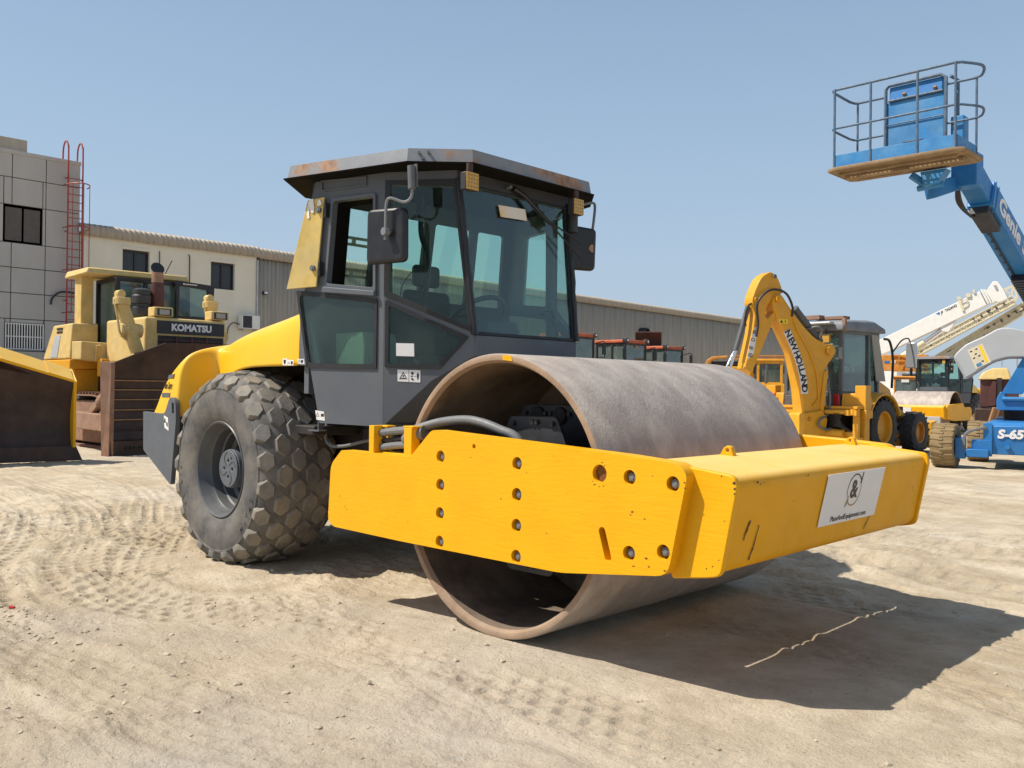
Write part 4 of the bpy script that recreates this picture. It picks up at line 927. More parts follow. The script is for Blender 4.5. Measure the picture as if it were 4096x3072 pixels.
# ================================================================ machines behind
YZ=lambda x: (Vector((x,0,0)),Vector((0,1,0)),Vector((0,0,1)),Vector((1,0,0)))
def lugged(O,ax,R_,Wd,nl,mt,par,rimr,mr='ochre',kind='ag',name='wheel'):
    """wheel with chevron lugs"""
    O=Vector(O); ax=Vector(ax).normalized(); W=bpy.data.objects.new(name,None); COL.objects.link(W); W.parent=par; W.empty_display_size=.1
    h=Wd/2; rb=R_*.95
    MB().lathe([(rimr,-h*.85),(rimr+.05*R_,-h),(rb*.85,-h*1.03),(rb*.97,-h*.85),(rb,-h*.4),(rb,h*.4),(rb*.97,h*.85),(rb*.85,h*1.03),(rimr+.05*R_,h),(rimr,h*.85)],O,ax,48).build('tyre',mt,W,smooth=40)
    a=ax.cross(Vector((0,0,1))).normalized(); b=ax.cross(a); q=MB()
    P_=lambda r,t,th: O+ax*t+(a*math.cos(th)+b*math.sin(th))*r
    for k in range(nl):
        for s in (1,-1):
            th=2*PI*(k+(.5 if s>0 else 0))/nl; sk=(.55 if kind=='ag' else .12)*2*PI/nl*1.6; w_=.17*2*PI/nl*(1 if kind=='ag' else 1.5)
            t0=h*.02 if kind=='ag' else -h*.1; pts=[]
            for r0,r1,(tA,thA),(tB,thB) in ((rb*.97,R_,(t0,th),(h*.98,th+sk)),):
                pts=[P_(r0,s*tA,thA-w_),P_(r0,s*tA,thA+w_),P_(r0*.96,s*tB,thB+w_),P_(r0*.96,s*tB,thB-w_),P_(r1,s*tA,thA-w_*.7),P_(r1,s*tA,thA+w_*.7),P_(r1*.985,s*tB,thB+w_*.7),P_(r1*.985,s*tB,thB-w_*.7)]
            q.hexa(pts)
    q.build('tread_lugs',mt,W,smooth=0)
    MB().lathe([(rimr,h*.85),(rimr*1.04,h*.92),(rimr*.95,h*.8),(rimr*.9,h*.35),(rimr*.55,h*.25),(rimr*.5,h*.4),(0.001,h*.42)],O,ax,32).lathe([(rimr,-h*.85),(rimr*.9,-h*.35),(0.001,-h*.3)],O,ax,32).build('rim',mr,W,smooth=30)
    return W
def cabglass(par,x0,x1,y0,y1,z0,z1,post='dark',g=None,th=.06,mid=()):
    """four posts, sills and glass of a simple cab"""
    q=MB()
    for x in (x0,x1-th):
        for y in (y0,y1-th): q.box((x,y,z0),(x+th,y+th,z1))
    for z in (z0,z1-th):
        q.box((x0+th,y0,z),(x1-th,y0+th,z+th)).box((x0+th,y1-th,z),(x1-th,y1,z+th)).box((x0,y0+th,z),(x0+th,y1-th,z+th)).box((x1-th,y0+th,z),(x1,y1-th,z+th))
    for ax_,v in mid:
        if ax_=='x': q.box((v-th/2,y0,z0+th),(v+th/2,y0+th,z1-th))
        else: q.box((x1-th,v-th/2,z0+th),(x1,v+th/2,z1-th))
    q.build('cab_frame',post,par,bevel=.01)
    k=th*.5; g=g or GLo
    for a,b in (((x1-k,y0+th,z0+th),(x1-k+.004,y1-th,z1-th)),((x0+k,y0+th,z0+th),(x0+k+.004,y1-th,z1-th)),((x0+th,y0+k,z0+th),(x1-th,y0+k+.004,z1-th)),((x0+th,y1-k,z0+th),(x1-th,y1-k+.004,z1-th))):
        MB().box(a,b).build('cab_window',g,par,smooth=0)

# ---------------------------------------------------------------- bulldozer
B=thing('bulldozer','weathered pale yellow bulldozer with rusty ribbed blade parked before the cream building','bulldozer',(-13.897,4.372,-.02))
cols=[(-2.15,.24,1.76,-.04),(-1.55,.10,2.0,-.05),(-.99,.0,2.21,-.05),(-.3,0,2.23,-.05),(.5,0,2.23,-.05),(1.2,0,2.21,-.05),(1.75,.10,2.0,-.05),(2.35,.24,1.76,-.04)]
def bx(t): return -.30*math.sin(PI*min(1,max(0,t))*.95)+.02+.10*t*t
rows=[];nz=10
def blade_pt(c,t,off=0): return (c[1]+bx(t)+off,c[0],c[3]+(c[2]-c[3])*t)
f_=[[blade_pt(c,i/nz) for c in cols] for i in range(nz+1)]; bk=[[blade_pt(c,i/nz,-.07) for c in cols] for i in range(nz+1)]
bl_=MB().loft([f_[i]+bk[i][::-1] for i in range(nz+1)]).build('blade','rustbrown',B,smooth=25)
for zz in (.31,.51,.69,.88,1.08,1.27,1.45):
    pts=[]
    for c in cols:
        t=(zz-c[3])/(c[2]-c[3]); pts.append(Vector(blade_pt(c,t,.02)))
    q=MB()
    for a,b in zip(pts[:-1],pts[1:]): q.bar(a,b,.055,.022)
    q.build('wear_bar','litrib' if zz>.6 else 'rustbrown',bl_)
q=MB(); pts=[Vector(blade_pt(c,.02,.03)) for c in cols]
for a,b in zip(pts[:-1],pts[1:]): q.bar(a+Vector((0,0,.12)),b+Vector((0,0,.12)),.03,.36)
ce=q.build('cutting_edge','rustbrown',bl_)
for y in (-1.80,-1.72,-1.64,-1.5,-1.42,-1.34):
    MB().cyl((.22-.12*(y+1.85),y,.16),(.27-.12*(y+1.85),y,.16),.022,8).build('bolt','under',ce)
MB().hexa([(.26,-2.16,-.06),(.28,-2.08,-.06),(.10,-2.08,-.06),(.08,-2.22,-.06),(.34,-2.16,1.78),(.36,-2.10,1.78),(.15,-2.10,1.80),(.12,-2.28,1.80)]).build('end_plate','rustpink',bl_)
for s in (-1,1):
    arm=MB().bar((-.1,.05+s*2.0,.62),(-3.2,.05+s*1.72,.62),.26,.34).bar((-.2,.05+s*2.0,1.25),(-1.7,.05+s*1.8,.75),.15,.15); arm.cyl((-.35,.05+s*1.98,1.18),(-.9,.05+s*1.9,1.0),.13,12); arm.build('push_arm','rustpink',B,bevel=.02)
    y0=.05+s*1.25
    trk=MB().prism(rpoly([(-5.3,.55),(-4.9,1.02),(-2.0,1.02),(-1.3,.62),(-1.55,.12),(-5.0,.12)],.3),XZ,-y0-.22,-y0+.22).build('track_frame','rustpink',B,bevel=.02)
    lp=[Vector((p[0],0,p[1])) for p in rpoly([(-5.42,.60),(-5.0,1.12),(-1.95,1.12),(-1.15,.66),(-1.45,.0),(-5.15,.0)],.45,6)]
    Ls=[0]
    for i in range(len(lp)): Ls.append(Ls[-1]+(lp[(i+1)%len(lp)]-lp[i]).length)
    n=52; src=None
    for k in range(n):
        d=Ls[-1]*k/n; i=max(j for j in range(len(lp)) if Ls[j]<=d+1e-6); p=lp[i].lerp(lp[(i+1)%len(lp)],(d-Ls[i])/max(1e-6,Ls[i+1]-Ls[i])); dr=(lp[(i+1)%len(lp)]-lp[i]).normalized()
        if src is None: src=MB().box((-.09,-.30,-.03),(.09,.30,.0)).box((-.085,-.30,0),(-.06,.30,.06)).build('track_shoe','rustpink',trk); o=src
        else: o=src.copy(); COL.objects.link(o)
        o.location=(p.x,y0,p.z+.03); o.rotation_euler=(0,math.atan2(-dr.z,dr.x),0)
MB().box((-5.2,-.75,.6),(-1.5,.95,1.9)).build('hull','under',B,bevel=.02)
MB().box((-3.5,-.78,1.85),(-1.42,1.08,2.83)).build('engine_hood','oldyellow',B,bevel=.06,seg=3)
np_=MB().box((-1.42,-.52,2.48),(-1.40,1.02,2.76)).build('name_plate','black',B)
lettering('lettering','KOMATSU',.20,(Vector((-1.396,.25,2.62)),Vector((0,1,0)),Vector((0,0,1)),Vector((1,0,0))),'sticker',np_,width=.92,off=.010,depth=.006)
gr=MB().box((-1.44,-.50,1.7),(-1.405,1.0,2.44)).build('grille','under',B)
for k in range(7): MB().box((-1.405,-.5,1.76+k*.095),(-1.385,1.0,1.79+k*.095)).build('slat','maroon',gr)
for yy in (-.1,.25,.6): MB().box((-1.40,yy-.02,1.72),(-1.375,yy+.02,2.44)).build('grille_post','maroon',gr)
for y in (-.37,.93):
    l_=MB().box((-1.75,y-.21,2.85),(-1.42,y+.21,3.05)).build('work_lamp','oldyellow',B,bevel=.02); MB().box((-1.419,y-.10,2.89),(-1.41,y+.12,3.0)).build('lens','concrete',l_); MB().box((-1.4195,y-.15,2.87),(-1.415,y+.17,3.02)).build('lamp_rim','dark',l_)
q=MB().cyl((-2.6,0,2.8),(-2.6,0,3.62),.15,20).cyl((-2.6,0,3.62),(-2.6,0,3.86),.125,20); ex=q.build('exhaust_stack','maroon',B); MB().cyl((-2.6,0,3.70),(-2.6,0,3.93),.128,20).build('stack_sleeve','rustpink',ex)
MB().cyl((-2.62,0,4.02),(-2.585,0,4.04),.15,20).build('rain_flap','black',ex)
q=MB().lathe([(.15,2.85),(.2,2.95),(.2,3.1),(.17,3.12),(.17,3.18),(.21,3.2),(.21,3.36),(.19,3.40),(.2,3.42),(.2,3.5),(.12,3.54),(.001,3.55)],(-2.6,-.36,0),(0,0,1),24); q.build('air_cleaner','dark',B,smooth=25)
for y0,y1,x0,x1,zt,zb in ((-1.34,-1.03,-1.25,-1.2,3.22,2.05),(.98,1.25,-2.0,-1.9,3.36,2.2)):
    cy=MB().cyl((x0,y0,zt-.18),(x1,y1,zb),.135,18).cyl((x0,y0,zt-.20),(x0,y0-.0,zt-.05),.17,14)
    cy.box((x0-.06,y0-.13,zt-.1),(x0+.06,y0+.05,zt+.06)); cy.cyl((x0-.1,y0-.04,zt+.02),(x0+.1,y0-.04,zt+.02),.085,12)
    c_=cy.build('lift_cylinder','oldyellow',B,bevel=.01)
    MB().cyl((x1,y1,zb),(x1+.6,y1+.1,zb-.9),.07,12).build('cylinder_rod','rustbrown',c_)
    ym=(y0+y1)/2+.1*(y1-y0); MB().cyl((x0,ym-.2,2.5),(x0,ym+.22,2.5),.15,16).cyl((x0+.02,ym+.0,2.5),(x0+.16,ym,2.5),.13,14).build('trunnion','oldyellow',c_,bevel=.015)
    MB().tube(spline([(x0+.02,y0-.16,zt-.1),(x0+.05,y0-.10,zt-.5),(x0+.05,y0+.0,zt-.85),(x0+.05,y1+.1,zb+.1)]),.025,6).build('pipe','oldyellow',c_)
# cab and roof
cabglass(B,-4.35,-3.15,-.70,1.05,1.95,3.82,'black',GLo,.09,[('y',-.02)])
MB().box((-4.3,-.55,1.2),(-3.2,.9,1.96)).build('cab_base','dark',B)
MB().box((-3.9,-.15,2.1),(-3.5,.45,2.9)).build('seat','seat',B,bevel=.05)
dr=MB().prism([(.64,2.95),(1.55,2.95),(1.60,3.80),(.64,3.85)],YZ(-3.05),-.04,.04,[rpoly([(.70,3.02),(1.43,3.02),(1.43,3.68),(.72,3.74)],.05)]).build('cab_door','black',B); MB().prism([(.70,3.0),(1.45,3.0),(1.45,3.7),(.7,3.75)],YZ(-3.05),-.004,.004).build('door_glass',GLo,dr,smooth=0)
MB().tube([(-2.99,.8,3.77),(-2.95,.8,3.77),(-2.95,1.12,3.77),(-2.99,1.12,3.77)],.018,6).build('handle','alu',dr)
MB().hexa([(-4.9,-1.22,3.86),(-3.3,-1.32,3.86),(-3.3,1.12,3.88),(-4.9,1.12,3.88),(-4.85,-1.18,4.02),(-3.36,-1.25,4.0),(-3.36,1.05,4.02),(-4.85,1.05,4.02)]).build('canopy_roof','oldyellow',B,bevel=.03)
for y0,y1 in ((-1.14,-.86),(.86,1.12)): MB().box((-4.45,y0,1.9),(-4.05,y1,3.88)).build('roof_post','oldyellow',B,bevel=.02)
MB().tube([(-4.6,1.0,4.0),(-4.7,1.3,4.55)],.012,5).build('aerial','dark',B)
fe=MB().hexa([(-5.65,-1.42,1.95),(-3.95,-1.40,1.95),(-3.95,-.78,1.93),(-5.65,-.78,1.93),(-5.15,-1.36,2.74),(-3.95,-1.36,2.76),(-3.95,-.78,2.78),(-5.15,-.78,2.78)]).build('fender_tank','oldyellow',B,bevel=.03)
MB().hexa([(-5.15,-1.423,1.99),(-4.72,-1.418,1.99),(-4.72,-1.40,1.99),(-5.15,-1.40,1.99),(-4.95,-1.392,2.50),(-4.6,-1.390,2.50),(-4.6,-1.37,2.5),(-4.95,-1.37,2.5)]).build('worn_panel','greycover',fe)
for zz in (2.55,2.63): MB().box((-4.85,-1.386,zz),(-4.5,-1.372,zz+.045)).build('vent','dark',fe)
MB().hexa([(-5.75,-1.45,1.72),(-3.9,-1.42,1.72),(-3.9,-.78,1.72),(-5.75,-.78,1.72),(-5.7,-1.45,1.93),(-3.9,-1.42,1.93),(-3.9,-.78,1.93),(-5.7,-.78,1.93)]).build('fender_skirt','ochre',B,bevel=.02)
MB().box((-5.2,-1.3,1.2),(-4.0,-.5,1.72)).build('fender_bracket','ochre',B,bevel=.02)
MB().hexa([(-3.94,-1.37,1.93),(-3.55,-1.3,1.93),(-3.4,-.1,1.80),(-3.94,-.1,1.80),(-3.94,-1.37,2.34),(-3.55,-1.3,2.34),(-3.4,-.1,2.30),(-3.94,-.1,2.30)]).build('step_box','oldyellow',B,bevel=.02)
MB().box((-3.55,-.95,1.55),(-3.3,-.1,1.95)).build('side_plate','ochre',B,bevel=.015)
MB().tube([(-3.5,-1.0,1.9),(-3.45,-1.0,2.25),(-3.45,-.92,2.25)],.02,6).build('grab_rail','oldyellow',B)

# ---------------------------------------------------------------- cut-off blade at the left edge
D2=thing('dozer_blade','big rusty brown dozer blade with a yellow top edge at the left photo edge','dozer blade',(-12.877,1.346,.0),rad(-8))
cs_=[(-4.2,.0,1.95),(-3.0,-.05,1.95),(-2.2,-.02,1.90),(-1.17,.0,1.72),(-.45,.03,1.50),(-.06,.06,1.38)]
bp=lambda c,t,o=0:(c[1]-.22*math.sin(PI*t)+o+.05*t,c[0],.05+(c[2]-.05)*t)
MB().loft([[bp(c,i/8) for c in cs_]+[bp(c,i/8,-.06) for c in cs_][::-1] for i in range(9)]).build('blade','rustbrown',D2,smooth=25)
q=MB()
for a,b in zip(cs_[:-1],cs_[1:]): q.hexa([bp(a,1,.02),bp(b,1,.02),bp(b,1,-.3),bp(a,1,-.3),Vector(bp(a,1,.02))+Vector((0,0,.05)),Vector(bp(b,1,.02))+Vector((0,0,.04)),Vector(bp(b,1,-.3))+Vector((0,0,.24)),Vector(bp(a,1,-.3))+Vector((0,0,.26))])
q.build('top_edge','yellow_dusty',D2)
MB().hexa([(.09,-.055,.25),(.12,-.02,.25),(-.3,-.02,.25),(-.3,-.06,.25),(.13,-.06,1.40),(.16,-.02,1.40),(-.25,-.02,1.62),(-.25,-.06,1.62)]).build('end_plate','yellow_dusty',D2)
ce=MB().hexa([(.06,-4.2,.02),(.10,.10,.02),(.04,.10,.02),(.0,-4.2,.02),(.03,-4.2,.27),(.07,.0,.27),(.03,.0,.27),(-.02,-4.2,.27)]).build('cutting_edge','rustbrown',D2)
for k in range(10): MB().cyl((.03,-.15-k*.26,.14),(.085-k*.004,-.15-k*.26,.14),.024,8).build('bolt','under',ce)
MB().bar((-.2,-.6,.5),(-2.6,-.9,.5),.22,.28).bar((-.2,-3.4,.5),(-2.6,-3.2,.5),.22,.28).box((-2.8,-3.4,.4),(-2.4,-.7,.9)).build('push_frame','under',D2,bevel=.02)

# ---------------------------------------------------------------- backhoe loader
K=thing('backhoe_loader','yellow backhoe loader with folded lettered boom and grey roofed cab beside the blue lift','backhoe loader',(-5.19,15.05,-.13),rad(86))
cabglass(K,.02,1.80,.02,1.48,1.42,2.92,'cyl',GLo,.09,[('x',1.30)])
MB().hexa([(1.62,-.001,1.76),(2.08,-.001,1.76),(2.08,.02,1.76),(1.62,.02,1.76),(1.38,-.001,2.85),(1.70,-.001,2.85),(1.70,.02,2.85),(1.38,.02,2.85)]).build('door_panel','sheet',K)
rf=MB().loft([[(-.10,-.06,2.88),(1.98,-.06,2.90),(1.98,1.56,2.90),(-.10,1.56,2.88)],[(-.10,-.07,2.98),(1.92,-.07,3.0),(1.92,1.57,3.0),(-.10,1.57,2.98)],[(-.04,-.02,3.10),(1.45,-.02,3.16),(1.45,1.52,3.16),(-.04,1.52,3.10)],[(.05,.1,3.13),(1.3,.1,3.19),(1.3,1.4,3.19),(.05,1.4,3.13)]]).build('cab_roof','roofgrey2',K,bevel=.03)
MB().box((-.3,.15,3.02),(-.10,1.45,3.08)).build('roof_visor','alu',rf,bevel=.02)
MB().box((-.05,-.075,2.86),(.03,-.0,3.16)).build('roof_strap','rustpink',rf)
for a,b in (((.3,.75,3.19),(.55,1.5,3.29)),((.5,.25,3.19),(.8,1.0,3.26))): MB().box(a,b).build('roof_plank','rustpink',rf)
l_=MB().box((-.14,.26,2.62),(-.06,.42,2.80)).build('work_lamp','amber',K); MB().tube([(-.1,.35,2.8),(-.1,.35,2.92)],.02,6).build('lamp_bracket','dark',l_)
MB().box((.45,.5,1.45),(.9,1.0,1.65)).box((.45,.5,1.6),(.58,1.0,2.2)).build('seat','seat',K,bevel=.05)
MB().tube([(1.45,.72+.17*math.cos(i/16*2*PI),2.0+.17*math.sin(i/16*2*PI)) for i in range(16)],.015,6,closed=True).build('steering_wheel','black',K)
MB().box((-.02,.05,.9),(.10,1.45,1.42)).build('rear_panel','cyl',K,bevel=.02)
MB().box((.05,.25,.55),(3.6,1.25,1.15)).build('chassis','under',K,bevel=.03)
MB().loft([[(1.8,.30,1.0),(3.5,.40,1.0),(3.5,1.2,1.0),(1.8,1.25,1.0)],[(1.8,.30,2.0),(3.3,.45,1.6),(3.3,1.15,1.6),(1.8,1.25,2.0)]]).build('engine_hood','ochre',K,bevel=.06,seg=3)
for y0,y1 in ((-.43,.02),(1.48,1.93)):
    arc_=[(1.23+.82*math.cos(a),.69+.80*math.sin(a)) for a in [rad(20+i*14) for i in range(11)]]; inn=[(1.23+.76*math.cos(a),.69+.74*math.sin(a)) for a in [rad(160-i*14) for i in range(11)]]
    MB().prism(arc_+inn,XZ,-y1,-y0).build('fender','ochre',K,bevel=.015)
    MB().prism([(-.02,1.12),(.52,1.12),(.60,1.30),(.45,1.42),(.02,1.47)],XZ,-y1,-y0).build('fender_rear','ochre',K,bevel=.02)
for y in (.04,1.66): MB().box((-.09,y+.0 if y<1 else y,1.18),(-.05,y+.13,1.45)).build('tail_lamp','redlens',K,bevel=.01)
for y,s in ((-.20,-1),(1.70,1)): lugged((1.23,y,.69),(0,s,0),.69,.44,22,'blacktyre',K,.36,'ochre')
for y,s in ((-.15,-1),(1.60,1)): lugged((3.3,y,.52),(.35*0,s,0),.52,.36,18,'blacktyre',K,.25,'orange')
st=MB().box((.0,-.55,.90),(.25,-.30,1.64)).build('stabiliser','ochre',K,bevel=.01); MB().box((-.03,-.58,.92),(.28,-.27,1.10)).build('collar','ochre',st,bevel=.01); MB().box((.02,-.53,.10),(.23,-.32,.92)).build('stabiliser_leg','ochre',st,bevel=.01); MB().box((-.08,-.65,.06),(.33,-.2,.12)).build('foot','ochre',st)
st=MB().box((.0,1.70,.90),(.25,1.95,1.64)).build('stabiliser','ochre',K,bevel=.01); MB().box((.02,1.72,.10),(.23,1.93,.92)).build('stabiliser_leg','ochre',st,bevel=.01); MB().box((-.08,1.6,.06),(.33,2.05,.12)).build('foot','ochre',st)
MB().prism([(-.50,.48),(1.7,.48),(1.7,1.13),(-.50,1.13)],YZ(-.2),-.05,.05,[rpoly([(-.38,.62),(1.55,.62),(1.55,1.0),(-.38,1.0)],.04)]).build('slide_frame','ochre',K,bevel=.01)
MB().box((-.28,-.50,1.12),(.0,1.75,1.18)).box((-.28,-.50,.44),(.0,1.75,.50)).build('slide_rail','ochre',K,bevel=.01)
q=MB()
for k in range(7): q.tube(spline([(-.25,-.35+.05*k,.62+.03*k),(-.42,-.1,.75+.04*k),(-.30,.25,.7+.03*k),(-.35,.6,.6)]),.022,6)
q.build('hydraulic_hose','blackhose',K)
q=MB(); q.cyl((-.30,-.40,1.05),(-.38,.3,1.05),.05,10).cyl((-.30,-.2,.58),(-.35,.4,.60),.09,12).box((-.36,-.52,.98),(-.22,-.25,1.1)).cyl((-.32,-.42,1.0),(-.32,-.42,1.12),.06,10); q.build('swing_cylinder','ochre',K)
MB().tube(spline([(1.95,-.02,2.78),(2.15,-.06,2.72),(2.28,-.08,2.3),(2.30,-.05,1.6)]),.03,8).build('mirror_arm','black',K); MB().tube(spline([(2.24,-.08,2.45),(2.5,-.18,2.75),(2.72,-.24,2.82),(2.80,-.26,2.74)]),.018,6).build('mirror_arm','black',K)
mm=MB().box((2.78,-.42,2.10),(2.85,-.16,2.72)).build('mirror','mirrorglass',K,bevel=.02)
# loader arms and bucket towards the front
for y in (.0,1.4): MB().bar((2.4,y+.1,1.25),(3.9,y+.1,.55),.12,.2).cyl((2.3,y+.02,1.25),(3.3,y+.02,.8),.06,10).build('loader_arm','ochre',K,bevel=.01)
MB().prism([(3.95,.12),(4.5,.08),(4.1,.2),(4.05,.6),(4.3,.8),(3.95,.75)],XZ,-1.75,.3).build('loader_bucket','ochre',K)
# folded boom, own offset inside the machine
KB=Matrix.Rotation(rad(-20),4,'Z'); KB.translation=Vector((-.47,.44,0))
def bm(mb):
    s=1.111; mb.v=[tuple(KB@Vector((x*s,y*s,1.48+(z-1.48)*s))) for x,y,z in mb.v]; return mb
boomp=rpoly([(-1.17,3.28),(-1.08,3.42),(-.95,3.40),(-.82,3.24),(-.46,2.84),(-.13,2.57),(.16,2.46),(.34,2.45),(.42,2.30),(.33,2.18),(.18,2.02),(.10,1.8),(.05,1.43),(.03,1.09),(.02,.64),(-.36,.64),(-.37,1.01),(-.43,1.54),(-.61,2.25),(-.93,2.78),(-1.14,3.12)],[.05,.05,.05,0,.1,.1,.05,.05,.05,.05,.1,.1,0,0,.02,.02,.1,.1,.1,.1,.03])
bo_=bm(MB().prism(boomp,XZ,-.17,.17)).build('boom','ochre',K,bevel=.015)
bm(MB().prism(rpoly([(-.46,.62),(.10,.62),(.16,.95),(.02,1.12),(-.44,1.06)],.05),XZ,-.24,.24)).build('boom_foot','ochre',bo_,bevel=.015)
bm(MB().prism(rpoly([(.10,1.9),(.02,1.3),(.0,.9),(.07,.9),(.13,1.4),(.2,1.95)],.03),XZ,.171,.20)).build('boom_web','ochre',bo_,bevel=.01)
dip=rpoly([(-1.04,3.78),(-1.19,3.85),(-1.40,3.74),(-1.53,3.51),(-1.61,3.31),(-1.62,3.20),(-1.54,3.02),(-1.60,2.62),(-1.78,1.92),(-1.61,1.84),(-1.27,2.55),(-1.03,3.0),(-1.10,3.06),(-1.28,2.88),(-1.31,3.1),(-1.13,3.33),(-.88,3.44),(-.94,3.60)],[.06,.06,.1,.1,.04,.04,.1,.1,.03,.03,0,.03,.02,.1,.1,.05,.04,.08])
dp=bm(MB().prism(dip,XZ,-.13,.13)).build('dipper_arm','ochre',K,bevel=.015)
def pin(c,r,m='ochre',y=.20,par=bo_): bm(MB().cyl((c[0],-.20,c[1]),(c[0],-y-.04,c[1]),r,16).cyl((c[0],-.2,c[1]),(c[0],-y-.055,c[1]),r*.45,12)).build('pivot_pin',m,par)
pin((-1.05,3.30),.065); pin((.24,2.32),.10); pin((-1.13,3.75),.04,'steel',.14,dp); pin((-1.56,3.28),.045,'ochre',.14,dp); pin((-.30,.95),.05)
bm(MB().cyl((-1.62,0,3.14),(-1.90,0,2.28),.052,14)).build('bucket_cylinder','cyl',K); bm(MB().cyl((-1.90,0,2.28),(-2.12,0,1.65),.026,12)).build('cylinder_rod','chrome',K); bm(MB().cyl((-1.98,-.06,2.25),(-2.18,-.06,1.9),.02,8)).build('cylinder_rod','chrome',K)
bm(MB().cyl((-.47,0,3.13),(.15,0,2.50),.078,16).cyl((-.47,0,3.13),(-.50,0,3.16),.085,16)).build('boom_cylinder','cyl',K)
bm(MB().cyl((.12,.0,.72),(.20,.0,2.1),.085,16)).build('boom_cylinder','cyl',K)
bm(MB().tube(spline([(-1.57,-.2,2.55),(-1.53,-.2,2.82),(-1.55,-.2,3.19),(-1.36,-.22,3.42),(-1.12,-.22,3.49),(-.87,-.22,3.41),(-.71,-.2,3.17),(-.70,-.18,2.98)]),.024,8)).build('hydraulic_hose','blackhose',K)
bm(MB().tube(spline([(-1.62,-.1,3.2),(-1.72,-.12,3.12),(-1.76,-.1,2.9),(-1.74,-.1,2.75)]),.02,6)).build('hydraulic_hose','blackhose',K)
bm(MB().tube(spline([(-.70,-.18,3.0),(-.55,-.19,2.68),(-.28,-.19,2.3),(-.10,-.19,1.9),(-.04,-.19,1.5),(-.05,-.19,1.35),(-.18,-.19,1.2)]),.016,6)).build('pipe','ochre',bo_)
bm(MB().tube(spline([(-.28,.02,2.72),(-.10,-.2,2.80),(.02,-.2,2.72),(.05,-.1,2.55)]),.022,6)).build('hydraulic_hose','hose',K)
bm(MB().tube(spline([(.30,-.1,1.75),(.20,-.2,1.65),(.25,-.2,1.35),(.2,-.2,1.05),(-.05,-.28,.95),(-.12,-.3,.82),(.05,-.3,.74),(.2,-.28,.76)]),.022,8)).build('hydraulic_hose','hose',K)
lp=[(-.87,2.70),(-.76,2.51),(-.67,2.34),(-.59,2.17),(-.52,1.99),(-.47,1.82),(-.43,1.64),(-.415,1.45)]
SP=spline([(a+.045,0,b) for a,b in lp],6); 
def lab(i): 
    p=SP[i]; q=(SP[min(i+1,len(SP)-1)]-SP[max(i-1,0)]).normalized(); return p,q,Vector((-q.z,0,q.x))
o_=[];i_=[]
for i in range(len(SP)):
    p,q,v=lab(i); o_.append((p.x+v.x*.084,p.z+v.z*.084)); i_.append((p.x-v.x*.084,p.z-v.z*.084))
lb=bm(MB().prism(o_+i_[::-1],XZ,.171,.174)).build('name_label','sticker',bo_,smooth=0)
W_={'N':1.1,'E':.95,'W':1.35,' ':.55,'H':1.1,'O':1.15,'L':.9,'A':1.1,'D':1.1}; tot=sum(W_[c] for c in 'NEW HOLLAND'); acc=0
for chh in 'NEW HOLLAND':
    t=(acc+W_[chh]/2)/tot; acc+=W_[chh]
    if chh==' ': continue
    p,q,v=lab(int(1+t*(len(SP)-3)))
    o=lettering('letter',chh,.19,(Vector((p.x,-.175,p.z)),q,v,q.cross(v)),'ink',lb,depth=.002,off=.007)
    for vv in o.data.vertices: x,y,z=vv.co; vv.co=KB@Vector((x*1.111,y*1.111,1.48+(z-1.48)*1.111))
bm(MB().prism([(-1.04,2.92),(-.80,2.92),(-.80,2.83),(-1.0,2.83)],XZ,.172,.174)).build('warning_label','warn',bo_)
bm(MB().prism([(-.99,2.845),(-.95,2.905),(-.91,2.845)],XZ,.1745,.1755).prism([(-.87,2.85),(-.85,2.85),(-.85,2.90),(-.87,2.90)],XZ,.1745,.1755)).build('pictogram','ink',bo_)
db=bm(MB().prism(rpoly([(-1.57,2.74),(-1.47,2.74),(-1.52,2.52),(-1.58,2.2),(-1.72,2.1),(-1.68,2.4)],.03),XZ,.131,.134)).build('model_label','sticker',dp,smooth=0)
for chh,(x,z) in zip('B80B',((-1.65,2.19),(-1.63,2.33),(-1.59,2.49),(-1.545,2.64))):
    o=lettering('letter',chh,.15,(Vector((x,-.135,z)),Vector((.25,0,1)).normalized(),Vector((-1,0,.25)).normalized(),Vector((0,-1,0))),'ink',db,depth=.002)
    for vv in o.data.vertices: x,y,z=vv.co; vv.co=KB@Vector((x*1.111,y*1.111,1.48+(z-1.48)*1.111))

